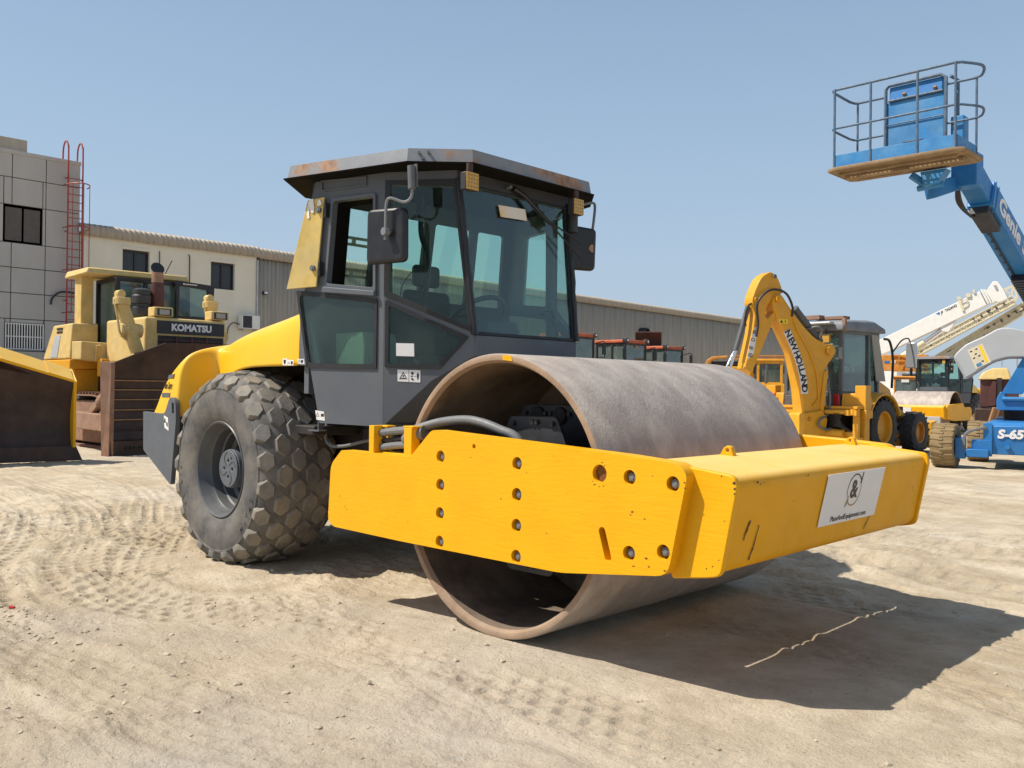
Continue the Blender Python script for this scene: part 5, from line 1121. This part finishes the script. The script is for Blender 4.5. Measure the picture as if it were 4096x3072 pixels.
# ---------------------------------------------------------------- blue boom lift
G=thing('boom_lift','tall blue boom lift raising an empty caged platform at the right edge','boom lift',(-2.851,14.559,-.139))
MC=Matrix.Rotation(rad(285),4,'Z'); GW=Vector((-2.851,14.559,-.139))
MP=Matrix.Translation(Vector((-2.013,10.029,5.025))-GW)@Matrix.Rotation(rad(270),4,'Z')
def gc(mb,name,m,par=G,**k): return mb.xf(MC).build(name,m,par,**k)
def gp(mb,name,m,par=G,**k): return mb.xf(MP).build(name,m,par,**k)
def gwheel(x,y,s,st=0):
    W=bpy.data.objects.new('wheel',None); COL.objects.link(W); W.parent=G
    O=Vector((x,y,.45)); h=.21; R_=.45; SM=Matrix.Translation(O)@Matrix.Rotation(rad(st),4,'Z')@Matrix.Translation(-O)
    gc(MB().lathe([(.22,-h*.9),(.30,-h*1.02),(.40,-h),(.43,-h*.8),(.435,0),(.43,h*.8),(.40,h),(.30,h*1.02),(.22,h*.9),(.2,h*.6),(.01,h*.5)],O,(0,1,0),40).xf(SM),'tyre','mudtyre',W,smooth=40)
    q=MB()
    for k in range(20):
        for sd in (1,-1):
            th=2*PI*(k+(.5 if sd>0 else 0))/20; P_=lambda r,t,a:(O.x+r*math.cos(a),O.y+t,O.z+r*math.sin(a)); w_=.075; 
            q.hexa([P_(.42,sd*-.03,th-w_),P_(.42,sd*-.03,th+w_),P_(.40,sd*h*1.0,th+w_+.06),P_(.40,sd*h*1.0,th-w_+.06),P_(.455,sd*-.03,th-w_*.7),P_(.455,sd*-.03,th+w_*.7),P_(.44,sd*h,th+w_*.7+.06),P_(.44,sd*h,th-w_*.7+.06)])
    gc(q.xf(SM),'tread_lugs','mudtyre',W,smooth=0,bevel=.006,seg=1)
for x,y,st_ in ((0,.03,-9),(0,2.75,-9),(-2.4,.55,0),(-2.4,2.3,0)): gwheel(x,y,1,st_)
gc(MB().box((-.15,.2,.2),(.15,.40,.62)).box((-.2,.4,.24),(.18,.8,.40)),'axle_knuckle','blue',bevel=.015)
q=MB()
for k in range(3): q.tube(spline([(.05,.75,.80+.02*k),(.1,.60,.80),(.12,.42,.74-.02*k),(.14,.34+.02*k,.55),(.14,.40,.35),(.12,.5,.30)]),.02,6)
gc(q,'hydraulic_hose','hose')
gc(MB().box((-.12,.50,.26),(.06,.86,.585)),'axle_bracket','blue',bevel=.01)
ch=gc(MB().loft([[(-.02,.72,.30),(-.02,2.1,.30),(-2.3,2.1,.30),(-2.3,.72,.30)],[(.02,.72,.86),(.02,2.1,.86),(-2.3,2.1,.86),(-2.3,.72,.86)],[(-.06,.78,.94),(-.06,2.0,.94),(-2.2,2.0,1.0),(-2.2,.95,1.0)]]),'chassis','blue',bevel=.012)
gc(MB().box((.021,.70,.32),(.035,.86,.92)),'chassis_flange','blue',ch,bevel=.006)
o=lettering('model_lettering','S-65',.23,(MC@Vector((.021,1.17,.70)),MC.to_3x3()@Vector((0,1,0)),Vector((0,0,1)),MC.to_3x3()@Vector((1,0,0))),'sticker',ch,width=.46,off=.012,sheer=.15,depth=.004)
gc(MB().cyl((.0,1.12,.46),(.06,1.12,.46),.05,8).cyl((.0,.64,.40),(.05,.64,.40),.04,8),'tie_down','blue',ch)
gc(MB().cyl((-1.3,1.6,.95),(-1.3,1.6,1.18),.55,28),'slew_ring','under')
tt=gc(MB().prism(rpoly([(.92,1.17),(.92,1.40),(.99,1.55),(1.06,1.52),(1.10,1.36),(2.6,1.36),(2.6,1.17)],.03),YZ(-.6),-1.9,.0),'turntable','blue',bevel=.012)
gc(MB().cyl((-.58,1.02,1.40),(-.58,2.5,1.40),.045,10),'tube_rail','bluefaded',tt)
for x in (-.65,-1.75): gc(MB().prism([(1.0,1.50),(1.38,1.50),(2.05,2.55),(2.3,3.4),(2.0,3.4),(1.62,2.70)],YZ(x),-.05,.05),'riser_plate','blue',tt,bevel=.01)
gc(MB().prism([(1.05,1.52),(1.30,1.52),(1.95,2.6),(1.75,2.7)],YZ(-1.2),-.5,.5),'riser_web','blue',tt)
cov=[(.14,2.21),(.16,2.31),(.36,2.52),(.70,2.68),(.95,2.84),(1.18,2.84),(1.42,2.77),(1.9,2.6),(1.9,2.24),(1.27,2.24),(1.12,2.24),(.85,2.16),(.54,1.93),(.35,1.80)]
cv=gc(MB().prism(rpoly(cov,[.05,.05,.08,.15,.1,.1,.1,.1,.05,.05,.1,.1,.05,.04]),YZ(-.5),-.95,0),'engine_cover','greycover',bevel=.04,seg=3)
gc(MB().prism([(.355,1.80),(.375,1.81),(.175,2.24),(.155,2.22)],YZ(-.5),.0,.006),'cover_trim','alu',cv)
gc(MB().prism([(.39,2.39),(.66,2.53),(.82,2.15),(.55,2.0)],YZ(-.5),.002,.006),'instruction_sheet','cream',cv)
U_=Vector((.27,.14)); V_=Vector((.16,-.39)); P0=Vector((.39,2.39))
def cell(u0,u1,v0,v1): return [tuple(P0+U_*u0+V_*v0),tuple(P0+U_*u1+V_*v0),tuple(P0+U_*u1+V_*v1),tuple(P0+U_*u0+V_*v1)]
gc(MB().prism(cell(.12,.45,.78,.95),YZ(-.5),.0065,.008),'printed_photo','bluefaded',cv)
gc(MB().prism(cell(.70,.88,.05,.9),YZ(-.5),.0065,.008),'printed_box','warn',cv)
q=MB()
for u,v in ((.1,.1),(.1,.45),(.45,.1),(.45,.45),(.5,.75),(.3,.3)): q.prism(cell(u,u+.14,v,v+.06),YZ(-.5),.0065,.008)
gc(q,'printed_lines','ink',cv)
# boom: outer and inner section
bA=Vector((-1.505,11.50,5.10))-GW; bB=Vector((-1.478,18.30,2.36))-GW; d_=(bB-bA).normalized(); a_=d_.cross(Vector((0,0,1))).normalized(); u_=a_.cross(d_)
bs=MB().bar(bA+d_*.75,bB,.40,.46).build('boom_outer','blue',G,bevel=.012)
bi=MB().bar(bA-d_*.25,bA+d_*1.2,.33,.37).build('boom_inner','blue',G,bevel=.01)
for t in (.78,.95): MB().bar(bA+d_*t,bA+d_*(t+.05),.43,.49).build('boom_collar','bluefaded',bs,bevel=.006)
o=lettering('brand_lettering','Genie S-65',.42,(bA+d_*2.35+a_*.202+u_*.02,d_,u_,d_.cross(u_)),'sticker',bs,width=2.5,off=.014,sheer=.12,depth=.004)
ct=MB()
for k in range(16): p=bA+d_*(3.3+k*.1)-u_*.30; ct.bar(p,p+d_*.075,.26,.12,tuple(u_))
ct.build('cable_track','black',bs)
q=MB()
for k in range(22): p=bA+d_*(.9+.27*k)-u_*.235-a_*.12; q.box(tuple(p-Vector((.012,.012,.012))),tuple(p+Vector((.012,.012,.012))))
q.build('boom_bolt','under',bs); MB().tube([bA+d_*.8-u_*.25-a_*.08,bA+d_*6.5-u_*.25-a_*.08],.02,6).build('cable','blackhose',bs)
MB().bar(bA+d_*.78-u_*.30,bA+d_*1.5-u_*.27,.30,.14).build('boom_nose','dark',bs,bevel=.01)
q=MB()
for k in range(3): q.tube(spline([bA-d_*.1-u_*.2-a_*(.1),bA+d_*.25-u_*.42-a_*(.12+.03*k),bA+d_*.7-u_*.45-a_*.1,bA+d_*.95-u_*.3-a_*.1]),.022,6)
q.build('hydraulic_hose','blackhose',G)
# platform (local: x to the viewer, y to the right)
fl=gp(MB().prism(rpoly([(-.46,-1.0),(.46,-1.0),(.46,1.0),(-.46,1.0)],.12),(Vector((0,0,-.06)),Vector((1,0,0)),Vector((0,1,0)),Vector((0,0,1))),0,.06,[[(-.36,-.85),(.3,-.85),(.3,-.1),(-.36,-.1)],[(-.36,.1),(.3,.1),(.3,.85),(-.36,.85)]]),'platform_floor','rustdirt',bevel=.008)
q=MB()
for k in range(26): y=-.86+k*.069; q.box((-.36,y-.004,-.045),(.3,y+.004,-.015))
for k in range(10): x=-.34+k*.07; q.box((x-.004,-.86,-.045),(x+.004,.86,-.015))
gp(q,'floor_mesh','rustdirt',fl,smooth=0)
gp(MB().tube([(.47,-.92,-.03),(.47,.92,-.03),(.40,1.03,-.03),(-.40,1.03,-.03),(-.47,.92,-.03),(-.47,-.92,-.03),(-.40,-1.03,-.03),(.40,-1.03,-.03)],.035,8,closed=True),'floor_tube','rustdirt',fl)
gp(MB().bar((.05,-.9,-.1),(.05,.95,-.1),.14,.06).bar((.3,-.9,-.08),(.3,.9,-.08),.05,.05),'floor_beam','rustdirt',fl)
gp(MB().box((.435,-.95,.0),(.45,.93,.20)).box((-.45,-.95,.0),(-.435,.93,.20)).box((-.43,.94,0),(.43,.955,.2)).box((-.43,-.955,0),(.43,-.94,.2)),'toe_board','bluefaded',fl,bevel=.004)
for z,r in ((1.27,.022),(.64,.019)):
    gp(MB().tube(spline([(.45,-.90,z),(.45,0,z),(.45,.90,z)],4)+spline([(.40,1.0,z),(.05,1.18,z),(-.35,1.06,z),(-.45,.92,z)],4),r,8),'guard_rail','railblue')
    gp(MB().tube([(.45,-.90,z),(.42,-.97,z),(.30,-1.0,z),(-.30,-1.0,z),(-.42,-.97,z),(-.45,-.90,z),(-.45,-.45,z)],r,8),'guard_rail','railblue')
    gp(MB().tube([(-.45,.48,z),(-.45,.95,z)],r,8),'guard_rail','railblue')
for y in (-.93,-.34,.38,.93): gp(MB().cyl((.45,y,.0),(.45,y,1.28),.021,8),'rail_post','railblue')
for y in (-.93,-.45,.48,.95): gp(MB().cyl((-.45,y,.0),(-.45,y,1.27),.019,8),'rail_post','railblue')
cp=gp(MB().prism([(-.43,.30),(.47,.30),(.47,1.16),(-.43,1.16)],YZ(-.44),-.03,.0),'control_panel','bluefaded',bevel=.01)
gp(MB().tube([(-.43,-.45,.3),(-.43,-.45,1.38),(-.43,-.40,1.44),(-.43,.42,1.44),(-.43,.50,1.38),(-.43,.50,.3)],.03,8),'panel_hoop','railblue',cp)
gp(MB().hexa([(-.62,-.40,1.16),(-.44,-.40,1.16),(-.44,.45,1.16),(-.62,.45,1.16),(-.60,-.40,1.42),(-.46,-.40,1.42),(-.46,.45,1.42),(-.60,.45,1.42)]),'control_hood','blue',cp,bevel=.02)
gp(MB().tube([(-.42,-.40,1.18),(-.42,.46,1.18)],.022,8).tube([(-.42,-.42,.78),(-.42,.48,.78)],.010,6),'panel_bar','railblue',cp)
for y in (-.15,.33): gp(MB().cyl((-.5,y,1.2),(-.42,y,1.27),.03,8),'joystick','rustdirt',cp)
gp(MB().box((-.425,-.16,.38),(-.40,.16,.46)),'foot_pedal','dark',cp,bevel=.01)
gp(MB().tube([(-.48,.55,1.40),(-.62,.62,1.35),(-.62,.62,.75),(-.5,.58,.62)],.028,8),'panel_hoop','railblue',cp)
gp(MB().prism([(.15,-.10),(.55,-.10),(.42,-.30),(.2,-.34)],YZ(-.45),-.12,.12).bar((-.35,.0,-.12),(-.5,.2,-.30),.1,.1).cyl((-.5,.05,-.33),(-.5,.45,-.30),.05,10),'platform_mount','bluefaded',bevel=.01)
gp(MB().bar((-.75,.15,-.35),(-1.55,.5,-.05),.2,.24).box((-1.5,.35,-.25),(-1.15,.75,.30)),'levelling_link','blue',bevel=.015)
gp(MB().box((-.75,.55,.25),(-.5,.75,.75)),'rotator_box','bluefaded',bevel=.02)

# ---------------------------------------------------------------- second, smaller looking roller in the distance
R2=dup(R,None,('advert_sticker','paint_scratch','hydraulic_hose','intercom_arm','sidewall_letter','pictogram','brand_lettering','led_dots','windscreen_label'))
R2.location=(-8.84,30.7,-.1); R2.rotation_euler=(0,0,rad(270)); R2['label']='distant yellow drum roller with a white ampersand strip, half hidden behind the blue lift'
for c in kids(R2):
    n_=c.name.split('.')[0]
    if n_ in ('engine_hood',): pass
MB().prism(rpoly([(1.30,.20),(1.44,.24),(1.50,.62),(1.36,.62)],.02),XZ,-1.0,1.05).build('lower_beam','greycover',R2,bevel=.01)
s2=sheet2('ampersand_strip',[(-1.12,-.13),(-.12,-.13),(-.12,.13),(-1.12,.13)],BF,'sticker',R2,.003,.006)
logo(s2,(BF[0]+BF[1]*-.62+BF[3]*.0098,BF[1],BF[2],BF[3]),1.25,0)
# ---------------------------------------------------------------- orange roofed wheel loaders
def loader(x,y,zt,label,dirty):
    L=thing('wheel_loader',label,'wheel loader',(x,y,-.1),0,'orange roofed wheel loaders in front of the warehouse')
    k=zt+.1
    cabglass(L,-.75,.70,-.70,.70,1.7,k-.12,'dark',GLo,.08,[('x',.05)])
    MB().box((-.80,-.74,k-.13),(.74,.74,k)).build('cab_roof','redorange',L,bevel=.03)
    for s in (-1,1):
        l_=MB().box((.60,s*.66-.09,k-.12),(.80,s*.66+.09,k+.05)).build('work_lamp','dark',L,bevel=.02); MB().cyl((.80,s*.66,k-.03),(.812,s*.66,k-.03),.05,10).build('lens','sticker',l_)
        MB().tube([(.72,s*.70,k-.35),(.9,s*.95,k-.25),(.92,s*1.02,k-.3),(.92,s*1.02,k-.85),(.75,s*.75,k-.9)],.02,6).build('mirror_arm','black',L)
        MB().box((.88,s*1.0-.10,k-.75),(.93,s*1.0+.10,k-.35)).build('mirror','black',L,bevel=.02)
        for xx in (1.55,-1.55): lugged((xx,s*1.0,.72),(0,s,0),.72,.5,18,'blacktyre',L,.36,'redorange')
    MB().box((-.6,-.5,1.65),(.5,.5,1.7)).build('cab_floor','dark',L); MB().box((-.45,-.25,1.7),(0,.25,2.1)).box((-.5,-.25,2.0),(-.35,.25,2.6)).build('seat','seat',L,bevel=.05)
    MB().loft([[(-2.9,-.6,1.0),(-.75,-.7,1.0),(-.75,.7,1.0),(-2.9,.6,1.0)],[(-2.8,-.55,1.9),(-.75,-.65,2.0),(-.75,.65,2.0),(-2.8,.55,1.9)]]).build('engine_hood','redorange',L,bevel=.05)
    MB().box((-.8,-.72,.7),(1.0,.72,1.66)).build('chassis','dark',L,bevel=.03)
    for s in (-1,1): MB().bar((.8,s*.45,1.5),(2.8,s*.5,.6),.14,.3).build('lift_arm','redorange',L)
    MB().prism([(2.7,.2),(3.7,.1),(2.9,.35),(2.8,1.0),(3.2,1.25),(2.7,1.2)],XZ,-1.3,1.3).build('bucket','rustbrown',L)
    if dirty:
        for yy,mm in ((-.35,'warn'),(-.05,'redlens'),(.25,'warn')): MB().box((.66,yy-.05,k-.30),(.664,yy+.05,k-.20)).build('window_label',mm,L)
    return L
loader(-18.1,20.6,3.42,'orange roofed loader cab mostly hidden by the big roller cab, nearest of three',False)
loader(-17.9,23.59,3.30,'middle orange roofed loader cab with small yellow labels along its windscreen top',True)
loader(-19.1,28.0,3.27,'orange roofed loader cab farthest right, under the raised rusty bucket',False)
bk_=thing('loader_bucket','rusty brown loader bucket raised above the orange roofed cabs','bucket',(-20.1,28.4,3.74),rad(305))
MB().prism([(-.25,.0),(.05,.26),(.10,.22),(-.05,.0),(-.1,-.35),(.2,-.40),(.2,-.45),(-.2,-.42)],XZ,-.62,.55).build('bucket_shell','rustbrown',bk_); MB().bar((-.1,0,-.2),(-.5,0,-2.6),.25,.3).build('lift_arm','rustbrown',bk_)
MB().box((-1.6,-.9,-3.8),(1.0,.9,-2.4)).build('carrier_body','under',bk_)
# ---------------------------------------------------------------- yellow machine left of the backhoe
Y=thing('motor_grader','dusty yellow machine with a truss and boxy cab behind the backhoe boom','grader',(-15.51,27.336,-.12),rad(300)); zr=2.64
def yb(a,b,name,m='ochre',par=Y,**k): return MB().box((a[0],a[1],a[2]+zr),(b[0],b[1],b[2]+zr)).build(name,m,par,**k)
cabglass(Y,-1.3,.0,1.02,2.25,1.75,2.70,'ochre',GLo,.10,[('y',1.30)])
MB().box((-1.25,1.05,1.7),(0,2.2,1.78)).build('cab_floor','dark',Y); MB().box((-.9,1.4,1.75),(-.5,1.9,2.4)).build('seat','seat',Y)
yb((-1.4,.95,.06),(.05,2.32,.14),'cab_roof',bevel=.02)
q=MB()
for z in (.15,.28): q.box((-.1,.2,z+zr-.02),(0,2.3,z+zr+.02))
for k in range(14): y=.25+k*.15; q.bar((-.05,y,zr+.15),(-.05,y+.075,zr+.28),.03,.03).bar((-.05,y+.075,zr+.28),(-.05,y+.15,zr+.15),.03,.03)
q.build('truss','orange',Y)
MB().prism(rpoly([(-.80,-.12),(-.72,.10),(-.50,.24),(.1,.28),(.1,.20),(-.45,.12),(-.62,-.02),(-.70,-.15)],.05),YZ(.0),-.5,.1).xf(Matrix.Translation((0,0,zr))).build('curved_arm','orange',Y,bevel=.02)
yb((-.4,-.55,-.15),(-.1,.75,.05),'dark_tank','dark',bevel=.05); yb((-.6,-.4,-1.3),(.1,1.0,-.16),'engine_body',bevel=.03)
MB().cyl((.3,1.55,1.2),(.35,1.63,2.55),.05,10).build('lift_cylinder','cyl',Y); yb((-.5,-.6,-1.8),(.6,2.3,-.85),'main_frame','ochre',bevel=.03); MB().cyl((.5,.9,1.45),(.5,2.2,1.40),.08,10).cyl((.45,1.3,1.65),(.45,1.3,2.0),.05,8).build('circle_drive','ochre',Y)
for yy in (-.3,1.9): lugged((.3,yy,.62),(1,0,0),.62,.45,18,'blacktyre',Y,.32)
for y in (1.15,2.3): MB().tube([(.05,y,2.55),(.25,y,2.6),(.3,y,2.5)],.015,5).box((.27,y-.05,2.2),(.30,y+.05,2.5)).build('mirror','black',Y)
# ---------------------------------------------------------------- white telescopic crane
TC=thing('mobile_crane','white telescopic mobile crane boom slanting up behind the backhoe cab','crane',(-12.432,44.287,-.1),rad(279)); tz=4.37
def tb(poly,t0,t1,name,m,par=TC,**k): return MB().prism(poly,(Vector((0,0,tz)),Vector((0,1,0)),Vector((0,0,1)),Vector((1,0,0))),t0,t1).build(name,m,par,**k)
bt=tb([(-5.2,-.90),(1.35,2.33),(1.68,1.62),(-.45,.55),(-4.8,-1.55)],-.55,0,'boom_base','white',bevel=.02)
tb([(-.45,.56),(-.10,.72),(.30,.93),(.1,.55),(-.12,.28),(-.40,.35)],-.45,-.06,'cylinder_bracket','white',bevel=.02)
for i,k in enumerate((1.38,1.50,1.62)):
    tb([(k,2.40-.02*i),(k+.09,2.44-.02*i),(k+.42,1.70+.02*i),(k+.33,1.66+.02*i)],-.56+.03*i,.02-.03*i,'boom_collar','white',bt,bevel=.01)
tb([(1.70,2.42),(1.95,2.80),(2.15,2.78),(2.40,2.40),(2.62,1.90),(2.25,1.72),(1.95,1.80)],-.5,-.05,'boom_head','white',bevel=.02)
tb([(1.95,2.6),(2.1,2.6),(2.2,2.35),(2.1,2.3)],-.049,-.03,'sheave_plate','alu')
MB().cyl((-.25,-.8*2,tz-.48),(-.25,-.42,tz+.42),.13,14).build('lift_cylinder','chrome',TC); MB().cyl((-.25,-2.6,tz-1.15),(-.25,-1.25,tz-.2),.2,14).build('cylinder_barrel','cream',TC)
MB().bar((.02,.40,tz+2.0),(.02,.62,tz+1.35),.1,.12).tube(spline([(.06,.50,tz+1.8),(.08,.75,tz+1.95),(.06,.8,tz+1.7),(.04,.6,tz+1.5)]),.025,6).box((-.05,.33,tz+1.95),(.08,.5,tz+2.1)).box((-.05,.75,tz+2.05),(.08,.95,tz+2.25)).box((-.05,1.05,tz+2.25),(.08,1.15,tz+2.42)).build('boom_fitting','cream',TC)
dirT=Vector((0,6.55,3.23)).normalized(); nT=Vector((0,-3.23,6.55)).normalized(); fT=dirT.cross(nT)
o=lettering('brand_lettering','TADANO',.18,(Vector((.004,.04,tz+1.52)),dirT,nT,fT),'ink',bt,width=.60,off=.006,depth=.004)
PT=Vector((.003,-.46,tz+1.24)); MB().prism([(-.02,-.13),(.10,.12),(.16,.10),(.12,.0),(.08,-.0)],(PT,dirT,nT,fT),0,.004).build('logo_mark','ink',bt,smooth=0); MB().prism([(-.20,.12),(.02,.12),(-.06,-.04)],(PT,dirT,nT,fT),0,.004).build('logo_mark','bluefaded',bt,smooth=0)
MB().box((-2.5,-9,.5),(0,3,1.6)).box((-2.3,-6.5,1.6),(-.3,-2.6,2.9)).build('carrier','white',TC,bevel=.05)
for y in (-7.5,-5.5,-.5,1.5): lugged((.0,y,.55),(1,0,0),.55,.4,16,'blacktyre',TC,.3,'white')
# ---------------------------------------------------------------- two cream crane booms
def cream(loc,label,p0,p1,th,txt,ext):
    Cn=thing('crane_boom',label,'crane boom',loc,rad(279),'cream crane booms behind the yard'); z0=3.93
    P0_=Vector((0,p0[0],p0[1]+z0)); P1_=Vector((0,p1[0],p1[1]+z0)); dd=(P1_-P0_).normalized(); nn=Vector((0,-dd.z,dd.y)); ff=dd.cross(nn); L=(P1_-P0_).length
    P0_=P0_-dd*ext; L+=ext
    b_=MB().bar(P0_-nn*th/2-ff*.25,P1_-nn*th/2-ff*.25,.5,th,tuple(nn)).build('boom_box','cream',Cn,bevel=.02)
    for k in (.04,.5,.96): MB().bar(P0_-nn*th*k+ff*.03,P1_-nn*th*k+ff*.03,.06,.06).build('boom_rail','cream',b_)
    n=int(L/.30)
    q=MB()
    for k in range(n):
        a=P0_+dd*(.1+L*k/n); q.bar(a-nn*.06+ff*.03,a-nn*(th-.06)+ff*.03,.03,.035)
        if k%3==0: q.bar(a-nn*.06+ff*.05,a+dd*.30-nn*(th-.06)+ff*.05,.025,.025)
    q.build('boom_rungs','cream',b_)
    q=MB(); rs_=random.Random(p0[0]+5)
    for k in range(n//2):
        a=P0_+dd*rs_.uniform(.2,L-.3)-nn*rs_.uniform(.1,th-.1); q.bar(a+ff*.001,a+dd*rs_.uniform(.1,.3)+ff*.012,.02,.04)
    q.build('boom_slot','under',b_)
    for i,chh in enumerate(txt): lettering('letter',chh,.22,(P1_-dd*(2.15-.42*i)-nn*th*.45+ff*.075,dd,nn,ff),'ink',b_,off=.01,depth=.004)
    MB().box((-2.4,-5,0.4),(-.2,2,1.6)).build('carrier','cream',Cn,bevel=.05); MB().bar((-.25,p0[0]-1,1.6),P0_-nn*.1+Vector((-.25,.3,0)),.3,.4).build('boom_foot','cream',Cn)
    for y in (-4,-2.5,.5): lugged((-.2,y,.55),(1,0,0),.55,.4,14,'blacktyre',Cn,.3,'cream')
    return Cn
c1=cream((-13.305,49.026,-.1),'upper cream crane boom directly beneath the white telescopic boom',(-2.88,-.02),(2.35,2.92),.52,'TEREX',.8)
c2=cream((-13.2,49.75,-.1),'lower cream crane boom nearest the grey engine cover of the blue lift',(-1.25,.06),(2.95,2.80),.58,'TEREX',1.6)
q=MB()
e=[(2.0,3.30),(2.50,3.52),(2.66,2.78),(2.22,2.62)]
for x in (0,-.5):
    for i in range(4): q.bar((x,e[i][0],e[i][1]+3.93),(x,e[(i+1)%4][0],e[(i+1)%4][1]+3.93),.06,.06)
    q.bar((x,e[0][0],e[0][1]+3.93),(x,e[2][0],e[2][1]+3.93),.05,.05).bar((x,e[1][0],e[1][1]+3.93),(x,e[3][0],e[3][1]+3.93),.05,.05)
q.build('lattice_tip','cream',c1)
hk=thing('crane_hook','orange and dark blue striped crane hook block hanging above the grey engine cover','hook block',(-8.9,45.0,4.35),rad(279))
MB().prism(rpoly([(-.18,-.28),(.20,-.28),(.22,.05),(.12,.25),(-.10,.25),(-.18,.05)],.05),YZ(0),-.12,.0).build('hook_block','orange',hk,bevel=.02)
MB().prism([(-.18,-.05),(-.02,.25),(-.10,.25),(-.18,.05)],YZ(0),.0,.006).prism([(.0,.25),(.12,.25),(.22,.05),(.20,-.15)],YZ(0),.0,.006).build('stripe','blue',hk); MB().cyl((0,.02,0),(.02,.02,0),.08,14).build('sheave_cap','rustpink',hk)
for y in (-.08,.1): MB().cyl((-.06,y,.25),(-.06,y,1.5),.012,5).build('rope','dark',hk)
# ---------------------------------------------------------------- orange crane truck
OC=thing('crane_truck','orange crane truck with lattice jib, low behind the backhoe mirror','crane truck',(-11.505,34.034,-.1),rad(285)); oz=2.44
def ob(a,b,name,m='orange',par=OC,**k): return MB().box((a[0],a[1],a[2]+oz),(b[0],b[1],b[2]+oz)).build(name,m,par,**k)
bx_=ob((-.7,-.35,-.02),(-.2,1.45,.66),'boom_box',bevel=.02)
q=MB()
for x in (-.05,-.15): q.bar((x,.05,oz+.64),(x,.42,oz+.64),.045,.045).bar((x,.40,oz+.64),(x,1.5,oz+.20),.045,.045).bar((x,.10,oz-.04),(x,1.5,oz-.06),.045,.045)
for a,b in (((.28,-.04),(.36,.64)),((.36,-.04),(.75,.50)),((.75,.50),(.95,-.04)),((.95,-.04),(1.15,.36)),((1.15,.36),(1.3,-.05)),((.36,.60),(1.3,.34))): q.bar((-.05,a[0],oz+a[1]),(-.05,b[0],oz+b[1]),.035,.035)
q.build('lattice_jib','orange',OC)
ob((-.19,.02,.30),(-.185,.20,.42),'number_plate','sticker',bx_); lettering('lettering','73',.11,(Vector((-.183,.11,oz+.36)),Vector((0,1,0)),Vector((0,0,1)),Vector((1,0,0))),'ink',bx_,depth=.003); ob((-.19,-.25,.30),(-.185,-.05,.40),'boom_decal','blue',bx_)
MB().cyl((0,.15,oz-.29),(0,1.0,oz-.31),.05,8).build('guard_bar','orange',OC)
cabglass(OC,-1.5,.0,.15,1.95,1.40,2.10,'orange',GLo,.07); MB().box((-1.55,.1,2.08),(.02,2.0,2.14)).build('cab_roof','dark',OC); ob((.001,.45,-.52),(.01,.75,-.40),'sun_strip','sticker')
ob((-1.6,.1,-2.1),(.03,2.0,-1.02),'cab_body',bevel=.04); ob((-6,.0,-1.9),(-1.65,2.1,-.9),'deck','orange'); ob((-4,.3,-.9),(-1.7,1.8,-.1),'slew_cab','dark',bevel=.05)
for y in (.3,1.8): lugged((-.7,y,.5),(0,1 if y>1 else -1,0),.5,.3,14,'blacktyre',OC,.28)
# ---------------------------------------------------------------- maroon machine and timbers by the lift
MM=thing('dump_tractor','maroon and yellow hooded old machine partly hidden behind the blue lift turntable','tractor',(-4.99,25.034,-.1),rad(285))
MB().loft([[(-1.5,-.38,1.9),(.1,-.34,1.9),(.1,.55,1.9),(-1.5,.55,1.9)],[(-1.5,-.25,2.15),(.05,-.22,2.1),(.05,.5,2.1),(-1.5,.5,2.15)],[(-1.5,.02,2.28),(.0,.08,2.25),(.0,.45,2.25),(-1.5,.45,2.28)]]).build('hood','oldyellow',MM,bevel=.03)
MB().box((-1.4,-.28,1.05),(.0,.75,1.9)).build('engine_body','maroon',MM,bevel=.03); MB().prism(rpoly([(-.1,1.1),(.14,1.1),(.16,1.85),(.05,1.85),(-.08,1.5)],.08),YZ(.02),0,.1).build('seat_cover','maroon',MM); MB().box((.0,.17,1.2),(.1,.3,1.95)).build('pillar','under',MM)
MB().box((-1.5,-.42,.45),(.2,1.6,1.02)).build('side_tank','rustbrown',MM,bevel=.03)
for y in (-.1,1.3): lugged((-.7,y,.5),(1,0,0),.5,.35,16,'mudtyre',MM,.25,'rustpink')
MB().tube([(-.3,.3,2.3),(-.3,.3,2.62),(-.3,1.2,2.62),(-.3,1.2,2.3)],.02,6).tube([(-.3,.7,2.3),(-.3,.7,2.62)],.02,6).build('guard_rail','alu',MM)
for k in range(2):
    t=MB().bar((0,0,0),(.25,.30,1.08),.10,.05).build('timber_plank','timber'); t.location=(-5.05+.09*k,24.55+.12*k,-.12); t.rotation_euler=(0,0,rad(-75))
    tag(t,('brown timber plank leaning, left one of the pair behind the lift hoses','brown timber plank leaning, right one of the pair behind the lift hoses')[k],'plank','timber planks leaning by the lift')
